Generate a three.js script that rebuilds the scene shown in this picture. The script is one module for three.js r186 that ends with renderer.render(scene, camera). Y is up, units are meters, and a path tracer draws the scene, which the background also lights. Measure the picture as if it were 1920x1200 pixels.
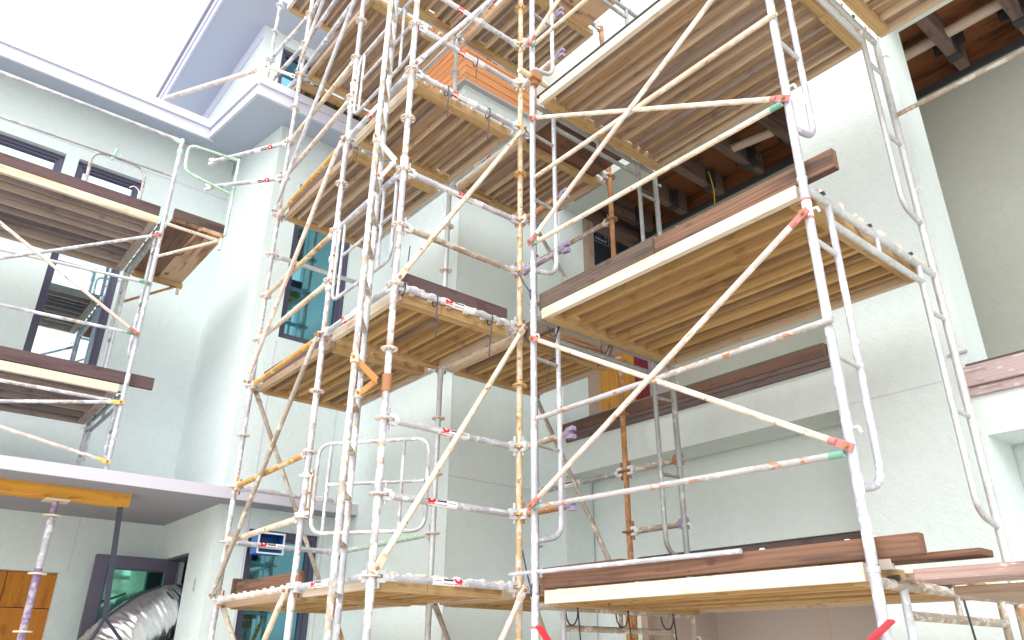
import * as THREE from 'three';
import { mergeGeometries } from 'three/addons/utils/BufferGeometryUtils.js';
import { RoundedBoxGeometry } from 'three/addons/geometries/RoundedBoxGeometry.js';

// ------------------------------------------------------------------ camera, sky, sun, exposure
const scene = new THREE.Scene();
const camera = new THREE.PerspectiveCamera(46.22, 1.6, 0.05, 400);
{
  const pit = THREE.MathUtils.degToRad(24.356), yaw = THREE.MathUtils.degToRad(-50.696), roll = THREE.MathUtils.degToRad(0.441);
  const h = new THREE.Vector3(Math.sin(yaw), 0, -Math.cos(yaw)), up = new THREE.Vector3(0, 1, 0);
  const r = new THREE.Vector3(Math.cos(yaw), 0, Math.sin(yaw));
  const d = h.clone().multiplyScalar(Math.cos(pit)).addScaledVector(up, Math.sin(pit));
  const u = h.clone().multiplyScalar(-Math.sin(pit)).addScaledVector(up, Math.cos(pit));
  const r2 = r.clone().multiplyScalar(Math.cos(roll)).addScaledVector(u, Math.sin(roll));
  const u2 = r.clone().multiplyScalar(-Math.sin(roll)).addScaledVector(u, Math.cos(roll));
  camera.quaternion.setFromRotationMatrix(new THREE.Matrix4().makeBasis(r2, u2, d.clone().negate()));
  camera.position.set(0, 1.6, 0);
}
const SUN = new THREE.Vector3(0.35, 0.72, 0.6).normalize();
{
  const W = 128, H = 64, data = new Float32Array(W * H * 4);
  for (let j = 0; j < H; j++) for (let i = 0; i < W; i++) {
    const th = (j + 0.5) / H * Math.PI - Math.PI / 2, ph = ((i + 0.5) / W - 0.5) * 2 * Math.PI;
    const v = new THREE.Vector3(Math.cos(th) * Math.cos(ph), Math.sin(th), Math.cos(th) * Math.sin(ph));
    const glow = Math.pow(Math.max(0, v.dot(SUN)), 6);
    const e = Math.max(0, v.y);
    const k = v.y < 0 ? 0.8 : 0.92 + 0.12 * e + 0.5 * glow;
    const o = (j * W + i) * 4;
    data[o] = k * (0.975 + 0.025 * glow); data[o + 1] = k * 0.99; data[o + 2] = k * (1.02 - 0.03 * glow); data[o + 3] = 1;
  }
  const sky = new THREE.DataTexture(data, W, H, THREE.RGBAFormat, THREE.FloatType);
  sky.mapping = THREE.EquirectangularReflectionMapping; sky.magFilter = THREE.LinearFilter; sky.minFilter = THREE.LinearFilter; sky.needsUpdate = true;
  scene.background = sky; scene.environment = sky;
}
const sun = new THREE.DirectionalLight(new THREE.Color(1, 0.96, 0.9), 0.75);
sun.position.copy(SUN).multiplyScalar(40).add(new THREE.Vector3(-4, 0, -4)); sun.target.position.set(-4, 3, -4);
sun.castShadow = true; sun.shadow.radius = 85; sun.shadow.mapSize.set(2048, 2048);
Object.assign(sun.shadow.camera, { left: -14, right: 14, top: 14, bottom: -14, near: 5, far: 80 });
scene.add(sun, sun.target);
const renderer = new THREE.WebGLRenderer({ antialias: true });
renderer.setSize(1024, 640); renderer.toneMapping = THREE.LinearToneMapping; renderer.toneMappingExposure = 2.32;
renderer.shadowMap.enabled = true; renderer.shadowMap.type = THREE.PCFSoftShadowMap;

// ------------------------------------------------------------------ helpers
let seed = 7;
const rnd = () => { seed = (seed + 0x6d2b79f5) | 0; let t = Math.imul(seed ^ (seed >>> 15), 1 | seed); t = (t + Math.imul(t ^ (t >>> 7), 61 | t)) ^ t; return ((t ^ (t >>> 14)) >>> 0) / 4294967296; };
const rr = (a, b) => a + (b - a) * rnd();
const V = (x, y, z) => new THREE.Vector3(x, y, z);
const used = {};
function numbered(n) { used[n] = (used[n] ?? -1) + 1; return used[n] ? `${n}_${String(used[n]).padStart(3, '0')}` : n; }
function tag(o, label, category, group) { if (label) o.userData.label = label; if (category) o.userData.category = category; if (group) o.userData.group = group; return o; }
function thing(name, pos, label, category, group) {
  const o = new THREE.Group(); o.name = numbered(name); o.position.copy(pos); scene.add(o); o.userData.at = pos.toArray();
  return tag(o, label, category, group);
}
// geometry comes in world coordinates; it is moved into its parent's frame
function part(parent, name, geom, mat, label) {
  let w = V(0, 0, 0), p = parent; while (p && p !== scene) { w.add(p.position); p = p.parent; }
  if (Array.isArray(geom)) geom = merge(geom);
  geom.translate(-w.x, -w.y, -w.z);
  const m = new THREE.Mesh(geom, mat); m.name = name; m.castShadow = m.receiveShadow = true; parent.add(m);
  if (label) m.userData.label = label;
  return m;
}
function merge(list) { return list.length === 1 ? list[0] : mergeGeometries(list.map((g) => { const q = g.index ? g.toNonIndexed() : g; for (const k of Object.keys(q.attributes)) if (!['position', 'normal', 'uv'].includes(k)) q.deleteAttribute(k); return q; })); }
function solo(name, geom, mat, label, category, group) {
  if (Array.isArray(geom)) geom = merge(geom);
  geom.computeBoundingBox(); const c = geom.boundingBox.getCenter(V(0, 0, 0)); c.y = geom.boundingBox.min.y;
  geom.translate(-c.x, -c.y, -c.z);
  const m = new THREE.Mesh(geom, mat); m.name = numbered(name); m.position.copy(c); m.castShadow = m.receiveShadow = true; scene.add(m);
  return tag(m, label, category, group);
}
// box between two corners, uv in metres along the chosen grain axis
function box(x0, y0, z0, x1, y1, z1, axis = 'x', rough = 0) {
  const sx = Math.abs(x1 - x0), sy = Math.abs(y1 - y0), sz = Math.abs(z1 - z0);
  const g = rough ? new RoundedBoxGeometry(sx, sy, sz, 1, Math.min(rough, sx / 3, sy / 3, sz / 3)) : new THREE.BoxGeometry(sx, sy, sz);
  const P = g.attributes.position, N = g.attributes.normal, U = g.attributes.uv, ou = rr(0, 4), ov = rr(0, 4);
  for (let i = 0; i < P.count; i++) {
    const p = [P.getX(i), P.getY(i), P.getZ(i)], n = [Math.abs(N.getX(i)), Math.abs(N.getY(i)), Math.abs(N.getZ(i))];
    const k = n.indexOf(Math.max(...n)), ax = { x: 0, y: 1, z: 2 }[axis];
    let a, b;
    if (k === ax) { a = (ax + 1) % 3; b = (ax + 2) % 3; } else { a = ax; b = 3 - ax - k; }
    U.setXY(i, p[a] + ou, p[b] + ov);
  }
  g.translate((x0 + x1) / 2, (y0 + y1) / 2, (z0 + z1) / 2);
  return g;
}
// box by centre, size and a free direction for its length
function bar(a, b, w, h, up = V(0, 1, 0)) {
  const d = b.clone().sub(a), L = d.length(); d.normalize();
  const s = up.clone().cross(d).normalize(), u = d.clone().cross(s).normalize();
  const g = box(-L / 2, -h / 2, -w / 2, L / 2, h / 2, w / 2, 'x');
  g.applyMatrix4(new THREE.Matrix4().makeBasis(d, u, s.clone().negate()));
  g.applyMatrix4(new THREE.Matrix4().makeTranslation((a.x + b.x) / 2, (a.y + b.y) / 2, (a.z + b.z) / 2));
  return g;
}
// round tube along a list of points (polyline with rounded corners already in it); uv metres
function pipe(pts, r, seg = 14, cap = true) {
  const pos = [], nor = [], uv = [], idx = [];
  const n = pts.length, ou = rr(0, 3), ov = rr(0, 5);
  let len = 0, prevU = null;
  for (let i = 0; i < n; i++) {
    const t = (i === 0 ? pts[1].clone().sub(pts[0]) : i === n - 1 ? pts[n - 1].clone().sub(pts[n - 2]) : pts[i + 1].clone().sub(pts[i]).normalize().add(pts[i].clone().sub(pts[i - 1]).normalize())).normalize();
    if (!prevU) { prevU = Math.abs(t.y) > 0.9 ? V(1, 0, 0) : V(0, 1, 0); }
    const s = t.clone().cross(prevU).normalize(), u = s.clone().cross(t).normalize(); prevU = u;
    if (i) len += pts[i].distanceTo(pts[i - 1]);
    for (let j = 0; j <= seg; j++) {
      const a = j / seg * Math.PI * 2, q = s.clone().multiplyScalar(Math.cos(a)).addScaledVector(u, Math.sin(a));
      pos.push(pts[i].x + q.x * r, pts[i].y + q.y * r, pts[i].z + q.z * r); nor.push(q.x, q.y, q.z); uv.push(len + ov, j / seg * 2 * Math.PI * Math.max(r, 0.024) + ou);
    }
  }
  for (let i = 0; i < n - 1; i++) for (let j = 0; j < seg; j++) { const a = i * (seg + 1) + j, b = a + seg + 1; idx.push(a, b, a + 1, b, b + 1, a + 1); }
  if (cap) for (const e of [0, n - 1]) {
    const c = pos.length / 3, t = (e ? pts[n - 1].clone().sub(pts[n - 2]) : pts[0].clone().sub(pts[1])).normalize();
    for (let j = 0; j <= seg; j++) { const o = (e * (seg + 1) + j) * 3; pos.push(pos[o], pos[o + 1], pos[o + 2]); nor.push(t.x, t.y, t.z); uv.push(0.01 * j, 0); }
    pos.push(pts[e].x, pts[e].y, pts[e].z); nor.push(t.x, t.y, t.z); uv.push(0, 0.02);
    const m = c + seg + 1;
    for (let j = 0; j < seg; j++) e ? idx.push(m, c + j + 1, c + j) : idx.push(m, c + j, c + j + 1);
  }
  const g = new THREE.BufferGeometry();
  g.setAttribute('position', new THREE.Float32BufferAttribute(pos, 3)); g.setAttribute('normal', new THREE.Float32BufferAttribute(nor, 3)); g.setAttribute('uv', new THREE.Float32BufferAttribute(uv, 2)); g.setIndex(idx);
  return g;
}
const tube = (a, b, r = 0.024, seg = 14) => pipe([a, b], r, seg);
// polyline whose inner corners are rounded with the given radius
function rounded(pts, rad, closed = false, steps = 6) {
  const out = [], n = pts.length;
  for (let i = 0; i < n; i++) {
    if (!closed && (i === 0 || i === n - 1)) { out.push(pts[i].clone()); continue; }
    const p = pts[i], a = pts[(i + n - 1) % n].clone().sub(p), b = pts[(i + 1) % n].clone().sub(p);
    const k = Math.min(rad, a.length() / 2.05, b.length() / 2.05); a.normalize(); b.normalize();
    for (let s = 0; s <= steps; s++) {
      const t = s / steps, A = p.clone().addScaledVector(a, k), B = p.clone().addScaledVector(b, k);
      out.push(A.multiplyScalar((1 - t) ** 2).addScaledVector(p, 2 * t * (1 - t)).addScaledVector(B, t * t));
    }
  }
  if (closed) out.push(out[0].clone());
  return out;
}
// wall slab with openings. face 'x': outward +X at plane X, spans z from z0 (far) .. ; face 'z': outward +Z at plane Z
function wallSlab(face, plane, t, a0, y0, a1, y1, holes = []) {
  const s = new THREE.Shape(); s.moveTo(a0, y0); s.lineTo(a1, y0); s.lineTo(a1, y1); s.lineTo(a0, y1); s.closePath();
  for (const [b0, c0, b1, c1] of holes) { const h = new THREE.Path(); h.moveTo(b0, c0); h.lineTo(b0, c1); h.lineTo(b1, c1); h.lineTo(b1, c0); h.closePath(); s.holes.push(h); }
  const g = new THREE.ExtrudeGeometry(s, { depth: t, bevelEnabled: false, curveSegments: 1 });
  g.translate(0, 0, -t);
  if (face === 'x') g.applyMatrix4(new THREE.Matrix4().makeBasis(V(0, 0, -1), V(0, 1, 0), V(1, 0, 0)));
  if (face === 'x') g.translate(plane, 0, 0); else g.translate(0, 0, plane);
  return g;
}
function prism(pts, axisVec) { // closed polygon (3-D, planar) swept along a vector
  const n = pts.length, pos = [], uv = [];
  const tri = (a, b, c) => { for (const p of [a, b, c]) { pos.push(p.x, p.y, p.z); uv.push(p.x + p.z, p.y + p.z * 0.3); } };
  const q = pts.map((p) => p.clone().add(axisVec));
  for (let i = 1; i < n - 1; i++) { tri(pts[0], pts[i + 1], pts[i]); tri(q[0], q[i], q[i + 1]); }
  for (let i = 0; i < n; i++) { const j = (i + 1) % n; tri(pts[i], pts[j], q[j]); tri(pts[i], q[j], q[i]); }
  const g = new THREE.BufferGeometry();
  g.setAttribute('position', new THREE.Float32BufferAttribute(pos, 3)); g.setAttribute('uv', new THREE.Float32BufferAttribute(uv, 2)); g.computeVertexNormals();
  return g;
}

// ------------------------------------------------------------------ textures and materials
function noiseGrid(n, s) { let q = s; const a = new Float32Array(n * n); for (let i = 0; i < n * n; i++) { q = (Math.imul(q, 1664525) + 1013904223) | 0; a[i] = (q >>> 0) / 4294967296; } return a; }
const NG = noiseGrid(64, 12345);
function vn(x, y, px, py) { // periodic value noise
  const x0 = Math.floor(x), y0 = Math.floor(y), fx = x - x0, fy = y - y0, sx = fx * fx * (3 - 2 * fx), sy = fy * fy * (3 - 2 * fy);
  const m = (a, p) => ((a % p) + p) % p, g = (i, j) => NG[(m(j, py) & 63) * 64 + (m(i, px) & 63)];
  const a = g(x0, y0), b = g(x0 + 1, y0), c = g(x0, y0 + 1), d = g(x0 + 1, y0 + 1);
  return a + (b - a) * sx + (c - a) * sy + (a - b - c + d) * sx * sy;
}
function fbm(u, v, fx, fy, oct = 4) { let s = 0, a = 0.5, t = 0; for (let o = 0; o < oct; o++) { s += a * vn(u * fx + o * 7, v * fy + o * 13, fx, fy); t += a; a *= 0.55; fx *= 2; fy *= 2; u = u; } return s / t; }
function tex(w, h, mu, mv, fn, srgb = false) { // fn(u, v) in 0..1 gives linear rgb 0..1
  const d = new Uint8Array(w * h * 4);
  const enc = (c) => { c = Math.min(1, Math.max(0, c)); return Math.round(255 * (srgb ? (c <= 0.0031308 ? c * 12.92 : 1.055 * Math.pow(c, 1 / 2.4) - 0.055) : c)); };
  for (let j = 0; j < h; j++) for (let i = 0; i < w; i++) { const c = fn((i + 0.5) / w, (j + 0.5) / h), o = (j * w + i) * 4; d[o] = enc(c[0]); d[o + 1] = enc(c[1]); d[o + 2] = enc(c[2]); d[o + 3] = 255; }
  const t = new THREE.DataTexture(d, w, h, THREE.RGBAFormat); t.wrapS = t.wrapT = THREE.RepeatWrapping; t.magFilter = THREE.LinearFilter; t.minFilter = THREE.LinearMipmapLinearFilter; t.generateMipmaps = true;
  t.repeat.set(1 / mu, 1 / mv); if (srgb) t.colorSpace = THREE.SRGBColorSpace; t.needsUpdate = true; return t;
}
const mix = (a, b, t) => a.map((v, i) => v + (b[i] - v) * t);
const sm = (a, b, x) => { const t = Math.min(1, Math.max(0, (x - a) / (b - a))); return t * t * (3 - 2 * t); };
// scaffold tube paint: a base colour, dirt, two kinds of blotches
function tubeMat(base, dirt, b1, a1, b2, a2, o = {}) {
  const k = o.k ?? 0;
  const map = tex(512, 128, 1.6, 0.4, (u, v) => {
    const n = fbm(u, v + k * 0.13, 10, 3), m = fbm(u + k * 0.21, v, 26, 7), f = fbm(u, v, 90, 24, 2), l = fbm(u + k * 0.37, v * 0.2, 5, 2);
    let c = mix(base, dirt, sm(0.42, 0.75, n) * (o.dirty ?? 0.6));
    c = mix(c, b1, sm(1 - a1 - 0.04, 1 - a1 + 0.04, m * 0.75 + l * 0.25) * 0.9);
    c = mix(c, b2, sm(1 - a2 - 0.03, 1 - a2 + 0.03, fbm(u, v + 0.37 + k * 0.1, 40, 10) * 0.7 + n * 0.3) * 0.85);
    return c.map((x) => x * (0.9 + 0.2 * f));
  }, true);
  return new THREE.MeshStandardMaterial({ map, bumpMap: tubeBump, bumpScale: o.bump ?? 0.0012, roughness: o.rough ?? 0.55, metalness: o.metal ?? 0.1 });
}
const tubeBump = tex(256, 128, 0.8, 0.4, (u, v) => { const n = fbm(u, v, 40, 20, 3), m = sm(0.55, 0.7, fbm(u, v, 14, 7)); const k = n * 0.4 + m * 0.6; return [k, k, k]; });
const CREAM = [0.72, 0.62, 0.47], WHT = [0.72, 0.72, 0.75], GALV = [0.55, 0.57, 0.59], RUST = [0.36, 0.13, 0.03], BRN = [0.22, 0.13, 0.07], OCH = [0.62, 0.36, 0.1];
const T = {
  white: tubeMat([0.47, 0.48, 0.52], [0.33, 0.32, 0.34], WHT, 0.46, [0.46, 0.33, 0.22], 0.34, { k: 1, dirty: 0.8 }),
  splash: tubeMat([0.45, 0.45, 0.49], [0.32, 0.31, 0.34], WHT, 0.5, [0.48, 0.33, 0.2], 0.37, { k: 2, bump: 0.002 }),
  galv: tubeMat([0.62, 0.64, 0.66], [0.46, 0.47, 0.48], WHT, 0.34, [0.5, 0.42, 0.32], 0.25, { k: 3, metal: 0.35, rough: 0.45 }),
  bright: tubeMat([0.5, 0.51, 0.57], [0.37, 0.37, 0.42], WHT, 0.42, [0.42, 0.36, 0.32], 0.27, { k: 4, metal: 0.15, rough: 0.4, bump: 0.0005 }),
  cream: tubeMat(CREAM, [0.55, 0.42, 0.28], [0.78, 0.74, 0.66], 0.46, RUST, 0.3, { k: 5 }),
  pink: tubeMat([0.72, 0.6, 0.53], [0.58, 0.46, 0.4], [0.8, 0.76, 0.72], 0.46, [0.5, 0.28, 0.16], 0.3, { k: 6 }),
  yellow: tubeMat([0.62, 0.46, 0.27], [0.48, 0.3, 0.14], [0.7, 0.61, 0.49], 0.48, RUST, 0.33, { k: 7 }),
  ochre: tubeMat(OCH, [0.42, 0.2, 0.06], [0.72, 0.62, 0.46], 0.38, [0.75, 0.45, 0.06], 0.36, { k: 8 }),
  rust: tubeMat([0.4, 0.2, 0.09], [0.25, 0.1, 0.04], [0.5, 0.33, 0.2], 0.42, [0.55, 0.24, 0.05], 0.38, { k: 9, rough: 0.8 }),
  dirty: tubeMat([0.42, 0.37, 0.31], [0.27, 0.23, 0.19], [0.62, 0.58, 0.52], 0.42, [0.4, 0.2, 0.08], 0.34, { k: 10, bump: 0.003, rough: 0.85 }),
  rustspot: tubeMat([0.46, 0.45, 0.46], [0.34, 0.32, 0.31], [0.46, 0.17, 0.04], 0.36, [0.66, 0.62, 0.6], 0.36, { k: 11, bump: 0.002 }),
  grey: tubeMat([0.36, 0.38, 0.38], [0.26, 0.27, 0.27], [0.55, 0.55, 0.53], 0.34, [0.4, 0.26, 0.14], 0.28, { k: 12, metal: 0.3 }),
  purple: tubeMat([0.24, 0.15, 0.33], [0.35, 0.3, 0.34], [0.45, 0.4, 0.45], 0.44, [0.15, 0.08, 0.22], 0.3, { k: 13 }),
  mint: tubeMat([0.45, 0.68, 0.53], [0.5, 0.6, 0.52], [0.72, 0.76, 0.72], 0.42, [0.35, 0.33, 0.22], 0.3, { k: 14 }),
};
const plain = (r, g, b, rough = 0.6, metal = 0, extra = {}) => new THREE.MeshStandardMaterial({ color: new THREE.Color().setRGB(r, g, b), roughness: rough, metalness: metal, ...extra });
const M = {
  red: plain(0.5, 0.19, 0.17, 0.7), scarlet: plain(0.66, 0.03, 0.05, 0.5), green: plain(0.16, 0.36, 0.27, 0.8), yellowp: plain(0.78, 0.6, 0.16, 0.6), purplep: plain(0.33, 0.27, 0.4, 0.8), bluep: plain(0.25, 0.45, 0.58, 0.6), mintp: plain(0.45, 0.7, 0.58), rustp: plain(0.38, 0.18, 0.09, 0.9), orange: plain(0.6, 0.29, 0.1, 0.85),
  black: plain(0.02, 0.022, 0.03, 0.6), tie: plain(0.035, 0.04, 0.07, 0.5), yellowtie: plain(0.7, 0.5, 0.03),
  clamp: plain(0.7, 0.72, 0.75, 0.45, 0.3), wire: plain(0.3, 0.3, 0.3, 0.6),
  soffit: plain(0.43, 0.48, 0.59, 0.8), fascia: plain(0.6, 0.62, 0.73, 0.65), roof: plain(0.3, 0.3, 0.36, 0.9),
  frame: plain(0.075, 0.07, 0.125, 0.4), teal: plain(0.02, 0.14, 0.17, 0.5),
  glass: plain(0.55, 0.67, 0.76, 0.03, 1), shadeglass: plain(0.15, 0.35, 0.43, 0.03, 1), canopysoffit: plain(0.3, 0.3, 0.34, 0.9), doorglass: plain(0.16, 0.44, 0.32, 0.06, 0.95),  // house glass in two tones: sky reflection tinted paler, shaded deck reflection darker
  greyboard: plain(0.42, 0.42, 0.44, 0.9), dry: plain(0.62, 0.52, 0.47, 0.95), pvc: plain(0.62, 0.5, 0.4, 0.5), membrane: plain(0.012, 0.017, 0.03, 0.6), bluebox: plain(0.01, 0.1, 0.36, 0.3), boxrim: plain(0.75, 0.8, 0.9, 0.4),
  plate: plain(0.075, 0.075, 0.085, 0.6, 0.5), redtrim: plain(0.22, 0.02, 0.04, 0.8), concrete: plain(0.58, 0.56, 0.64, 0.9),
  mortar: plain(0.7, 0.6, 0.46, 1), mortarw: plain(0.8, 0.77, 0.74, 1),
};
// stucco
const stuccoBump = tex(512, 512, 1.2, 1.2, (u, v) => { const k = fbm(u, v, 60, 60, 3) * 0.7 + fbm(u, v, 140, 140, 1) * 0.3; return [k, k, k]; });
function stucco(c, big) {
  const map = tex(512, 512, 5.3, 5.3, (u, v) => { const n = fbm(u, v, 4, 4, 4), m = fbm(u, v, 3, 26, 3), f = fbm(u, v, 120, 120, 2); const k = 0.93 + (n - 0.5) * big + (m - 0.5) * big * 0.5 + (f - 0.5) * 0.06; return c.map((x, i) => x * (k + (i === 1 ? 0.004 : 0))); }, true);
  return new THREE.MeshStandardMaterial({ map, bumpMap: stuccoBump, bumpScale: 0.0035, roughness: 0.95 });
}
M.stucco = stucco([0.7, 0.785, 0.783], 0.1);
M.stuccoShade = stucco([0.47, 0.485, 0.43], 0.12);  // same wall paint as outside, darkened in colour for the balcony shade
// wood
function wood(a, b, dark, o = {}) {
  const k = o.k ?? 0;
  const map = tex(512, 256, 3.4, 0.55, (u, v) => {
    const warp = (fbm(u + k * 0.17, v, 3, 5, 3) - 0.5) * 0.12;
    const ring = 0.5 + 0.5 * Math.sin((v + warp) * Math.PI * 2 * (o.rings ?? 22) + fbm(u, v, 4, 3) * 5);
    const g = fbm(u + k * 0.3, v + warp, 6, 90, 3), st = fbm(u + k * 0.11, v, 5, 7, 4), st2 = fbm(u, v + 0.3 + k * 0.2, 24, 12, 3);
    let c = mix(a, b, ring * 0.4 + g * 0.6);
    c = mix(c, dark, sm(0.5, 0.78, st) * (o.stain ?? 0.7));
    c = mix(c, dark.map((x) => x * 0.5), sm(0.68, 0.8, st2) * (o.spot ?? 0.4));
    if (o.white) c = mix(c, [0.6, 0.55, 0.5], sm(0.66, 0.76, fbm(u, v + k, 60, 34, 3)) * Math.min(1, o.white * 8));
    return c;
  }, true);
  return new THREE.MeshStandardMaterial({ map, bumpMap: woodBump, bumpScale: o.bump ?? 0.002, roughness: 0.85 });
}
const woodBump = tex(512, 256, 3.4, 0.55, (u, v) => { const k = fbm(u, v, 5, 80, 3) * 0.7 + fbm(u, v, 20, 30, 2) * 0.3; return [k, k, k]; });
const WD = [
  wood([0.43, 0.31, 0.23], [0.32, 0.225, 0.165], [0.17, 0.115, 0.09], { k: 1 }),
  wood([0.38, 0.275, 0.21], [0.28, 0.195, 0.15], [0.15, 0.105, 0.085], { k: 2 }),
  wood([0.46, 0.32, 0.2], [0.35, 0.225, 0.13], [0.22, 0.13, 0.07], { k: 3 }),
  wood([0.36, 0.28, 0.235], [0.27, 0.2, 0.165], [0.15, 0.11, 0.095], { k: 4 }),
];
const WDG = [
  wood([0.41, 0.26, 0.135], [0.3, 0.175, 0.08], [0.16, 0.09, 0.04], { k: 44 }),
  wood([0.34, 0.235, 0.145], [0.25, 0.16, 0.095], [0.13, 0.085, 0.055], { k: 45 }),
  wood([0.46, 0.29, 0.125], [0.34, 0.195, 0.065], [0.2, 0.1, 0.035], { k: 46 }),
];
const RIB = [wood([0.62, 0.48, 0.35], [0.5, 0.37, 0.25], [0.36, 0.23, 0.13], { k: 5, stain: 0.5 }), wood([0.5, 0.37, 0.255], [0.4, 0.28, 0.18], [0.27, 0.17, 0.1], { k: 6, stain: 0.6 })];
const RIBG = [wood([0.62, 0.42, 0.2], [0.5, 0.31, 0.12], [0.36, 0.19, 0.05], { k: 47, stain: 0.5 }), wood([0.5, 0.33, 0.15], [0.4, 0.24, 0.085], [0.26, 0.14, 0.04], { k: 48, stain: 0.6 })];
const WD2 = [0, 1, 2].map((i) => wood([[0.29, 0.24, 0.24], [0.32, 0.27, 0.25], [0.25, 0.21, 0.22]][i], [[0.2, 0.16, 0.17], [0.23, 0.18, 0.16], [0.17, 0.14, 0.15]][i], [0.12, 0.09, 0.1], { k: 20 + i }));
const RIB2 = [wood([0.5, 0.41, 0.34], [0.4, 0.32, 0.26], [0.26, 0.2, 0.17], { k: 41, stain: 0.5 }), wood([0.36, 0.29, 0.27], [0.28, 0.22, 0.2], [0.18, 0.14, 0.13], { k: 42, stain: 0.5 })];
const MW = {
  cleat: wood([0.56, 0.39, 0.2], [0.44, 0.28, 0.12], [0.3, 0.16, 0.06], { k: 7, stain: 0.8, bump: 0.006 }),
  edge: wood([0.72, 0.64, 0.53], [0.66, 0.56, 0.43], [0.55, 0.38, 0.2], { k: 8, stain: 0.5, spot: 0.35 }),
  toe: wood([0.16, 0.1, 0.073], [0.07, 0.055, 0.048], [0.03, 0.022, 0.024], { k: 9, bump: 0.004 }),
  toered: wood([0.26, 0.13, 0.075], [0.1, 0.055, 0.038], [0.035, 0.024, 0.024], { k: 10, bump: 0.004 }),
  toeplum: wood([0.14, 0.085, 0.085], [0.1, 0.06, 0.065], [0.06, 0.035, 0.045], { k: 11 }),
  beam: wood([0.72, 0.37, 0.055], [0.56, 0.25, 0.03], [0.3, 0.11, 0.02], { k: 12, stain: 0.5, rings: 9 }),
  osb: wood([0.5, 0.2, 0.02], [0.4, 0.14, 0.015], [0.28, 0.1, 0.015], { k: 13, rings: 4, bump: 0.006 }),
  clad: wood([0.64, 0.29, 0.12], [0.5, 0.2, 0.07], [0.38, 0.13, 0.045], { k: 14, stain: 0.5, spot: 0.1 }),
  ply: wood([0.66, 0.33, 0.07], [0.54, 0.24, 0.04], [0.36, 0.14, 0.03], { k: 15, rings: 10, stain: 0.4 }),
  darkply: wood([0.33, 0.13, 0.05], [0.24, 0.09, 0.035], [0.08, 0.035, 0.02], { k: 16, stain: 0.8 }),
  joist: wood([0.22, 0.15, 0.125], [0.16, 0.105, 0.09], [0.05, 0.035, 0.035], { k: 17 }),
  raw: wood([0.46, 0.35, 0.27], [0.4, 0.29, 0.22], [0.3, 0.22, 0.16], { k: 18, stain: 0.4 }),
  stain: wood([0.6, 0.42, 0.28], [0.48, 0.28, 0.16], [0.22, 0.09, 0.04], { k: 19, stain: 0.9, spot: 0.8 }),
  sill: wood([0.16, 0.115, 0.11], [0.12, 0.09, 0.09], [0.08, 0.06, 0.06], { k: 24, stain: 0.4 }),
  sillred: wood([0.16, 0.09, 0.06], [0.11, 0.06, 0.045], [0.09, 0.05, 0.04], { k: 25, stain: 0.7 }),
};
// printed stickers on the ledgers
function stickerTex(kind) {
  const c = document.createElement('canvas'); c.width = 256; c.height = 96; const g = c.getContext('2d');
  g.fillStyle = '#f4f2f4'; g.fillRect(0, 0, 256, 96);
  g.fillStyle = '#c81428'; g.beginPath(); g.arc(36, 48, 34, 0, 7); g.fill(); g.fillRect(0, 14, 40, 68);
  g.fillStyle = '#fff'; g.font = 'bold 40px sans-serif'; g.fillText('R', 20, 62);
  g.fillStyle = '#23263c'; g.fillRect(76, 26, 84, 42); g.fillStyle = '#fff'; g.font = 'bold 22px sans-serif';
  for (let i = 0; i < 6; i++) { g.fillRect(84 + i * 12, 40, 8, 14 - (i % 2) * 4); }
  g.fillStyle = '#4a4452'; g.fillRect(176, 66, 66, 6); if (kind) g.fillRect(176, 30, 40, 4);
  const t = new THREE.CanvasTexture(c); t.colorSpace = THREE.SRGBColorSpace; t.needsUpdate = true; return t;
}
const stickerMat = [0, 1].map((k) => new THREE.MeshStandardMaterial({ map: stickerTex(k), roughness: 0.5 }));

// ------------------------------------------------------------------ ground
{
  const map = tex(512, 512, 7, 7, (u, v) => { const n = fbm(u, v, 6, 6, 5), f = fbm(u, v, 100, 100, 2); const k = 0.6 + (n - 0.5) * 0.16 + (f - 0.5) * 0.12; return [k * 1.08, k, k * 0.88]; }, true);
  const g = new THREE.PlaneGeometry(160, 160); g.rotateX(-Math.PI / 2);
  const uv = g.attributes.uv; for (let i = 0; i < uv.count; i++) uv.setXY(i, uv.getX(i) * 160, uv.getY(i) * 160);
  const m = new THREE.Mesh(g, new THREE.MeshStandardMaterial({ map, roughness: 1 })); m.name = 'ground'; m.userData.kind = 'structure'; m.receiveShadow = true; scene.add(m);
}
// ------------------------------------------------------------------ the house
const house = thing('house', V(-5.6, 0, -4), 'pale mint stucco house under construction with grey eaves behind all the scaffolding', 'house');
const wall = (g, l) => part(house, 'wall', g, M.stucco, l);
const soff = (X) => 7.79 - 0.245 * (X + 7.82);
function slopedWall(plane, t, x0, x1, y0, holes) { // z-facing wall whose top follows the soffit
  const s = new THREE.Shape(); s.moveTo(x0, y0); s.lineTo(x1, y0); s.lineTo(x1, soff(x1) + 0.03); s.lineTo(x0, soff(x0) + 0.03); s.closePath();
  for (const [b0, c0, b1, c1] of holes) { const h = new THREE.Path(); h.moveTo(b0, c0); h.lineTo(b0, c1); h.lineTo(b1, c1); h.lineTo(b1, c0); h.closePath(); s.holes.push(h); }
  const g = new THREE.ExtrudeGeometry(s, { depth: t, bevelEnabled: false }); g.translate(0, 0, plane - t); return g;
}
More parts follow.
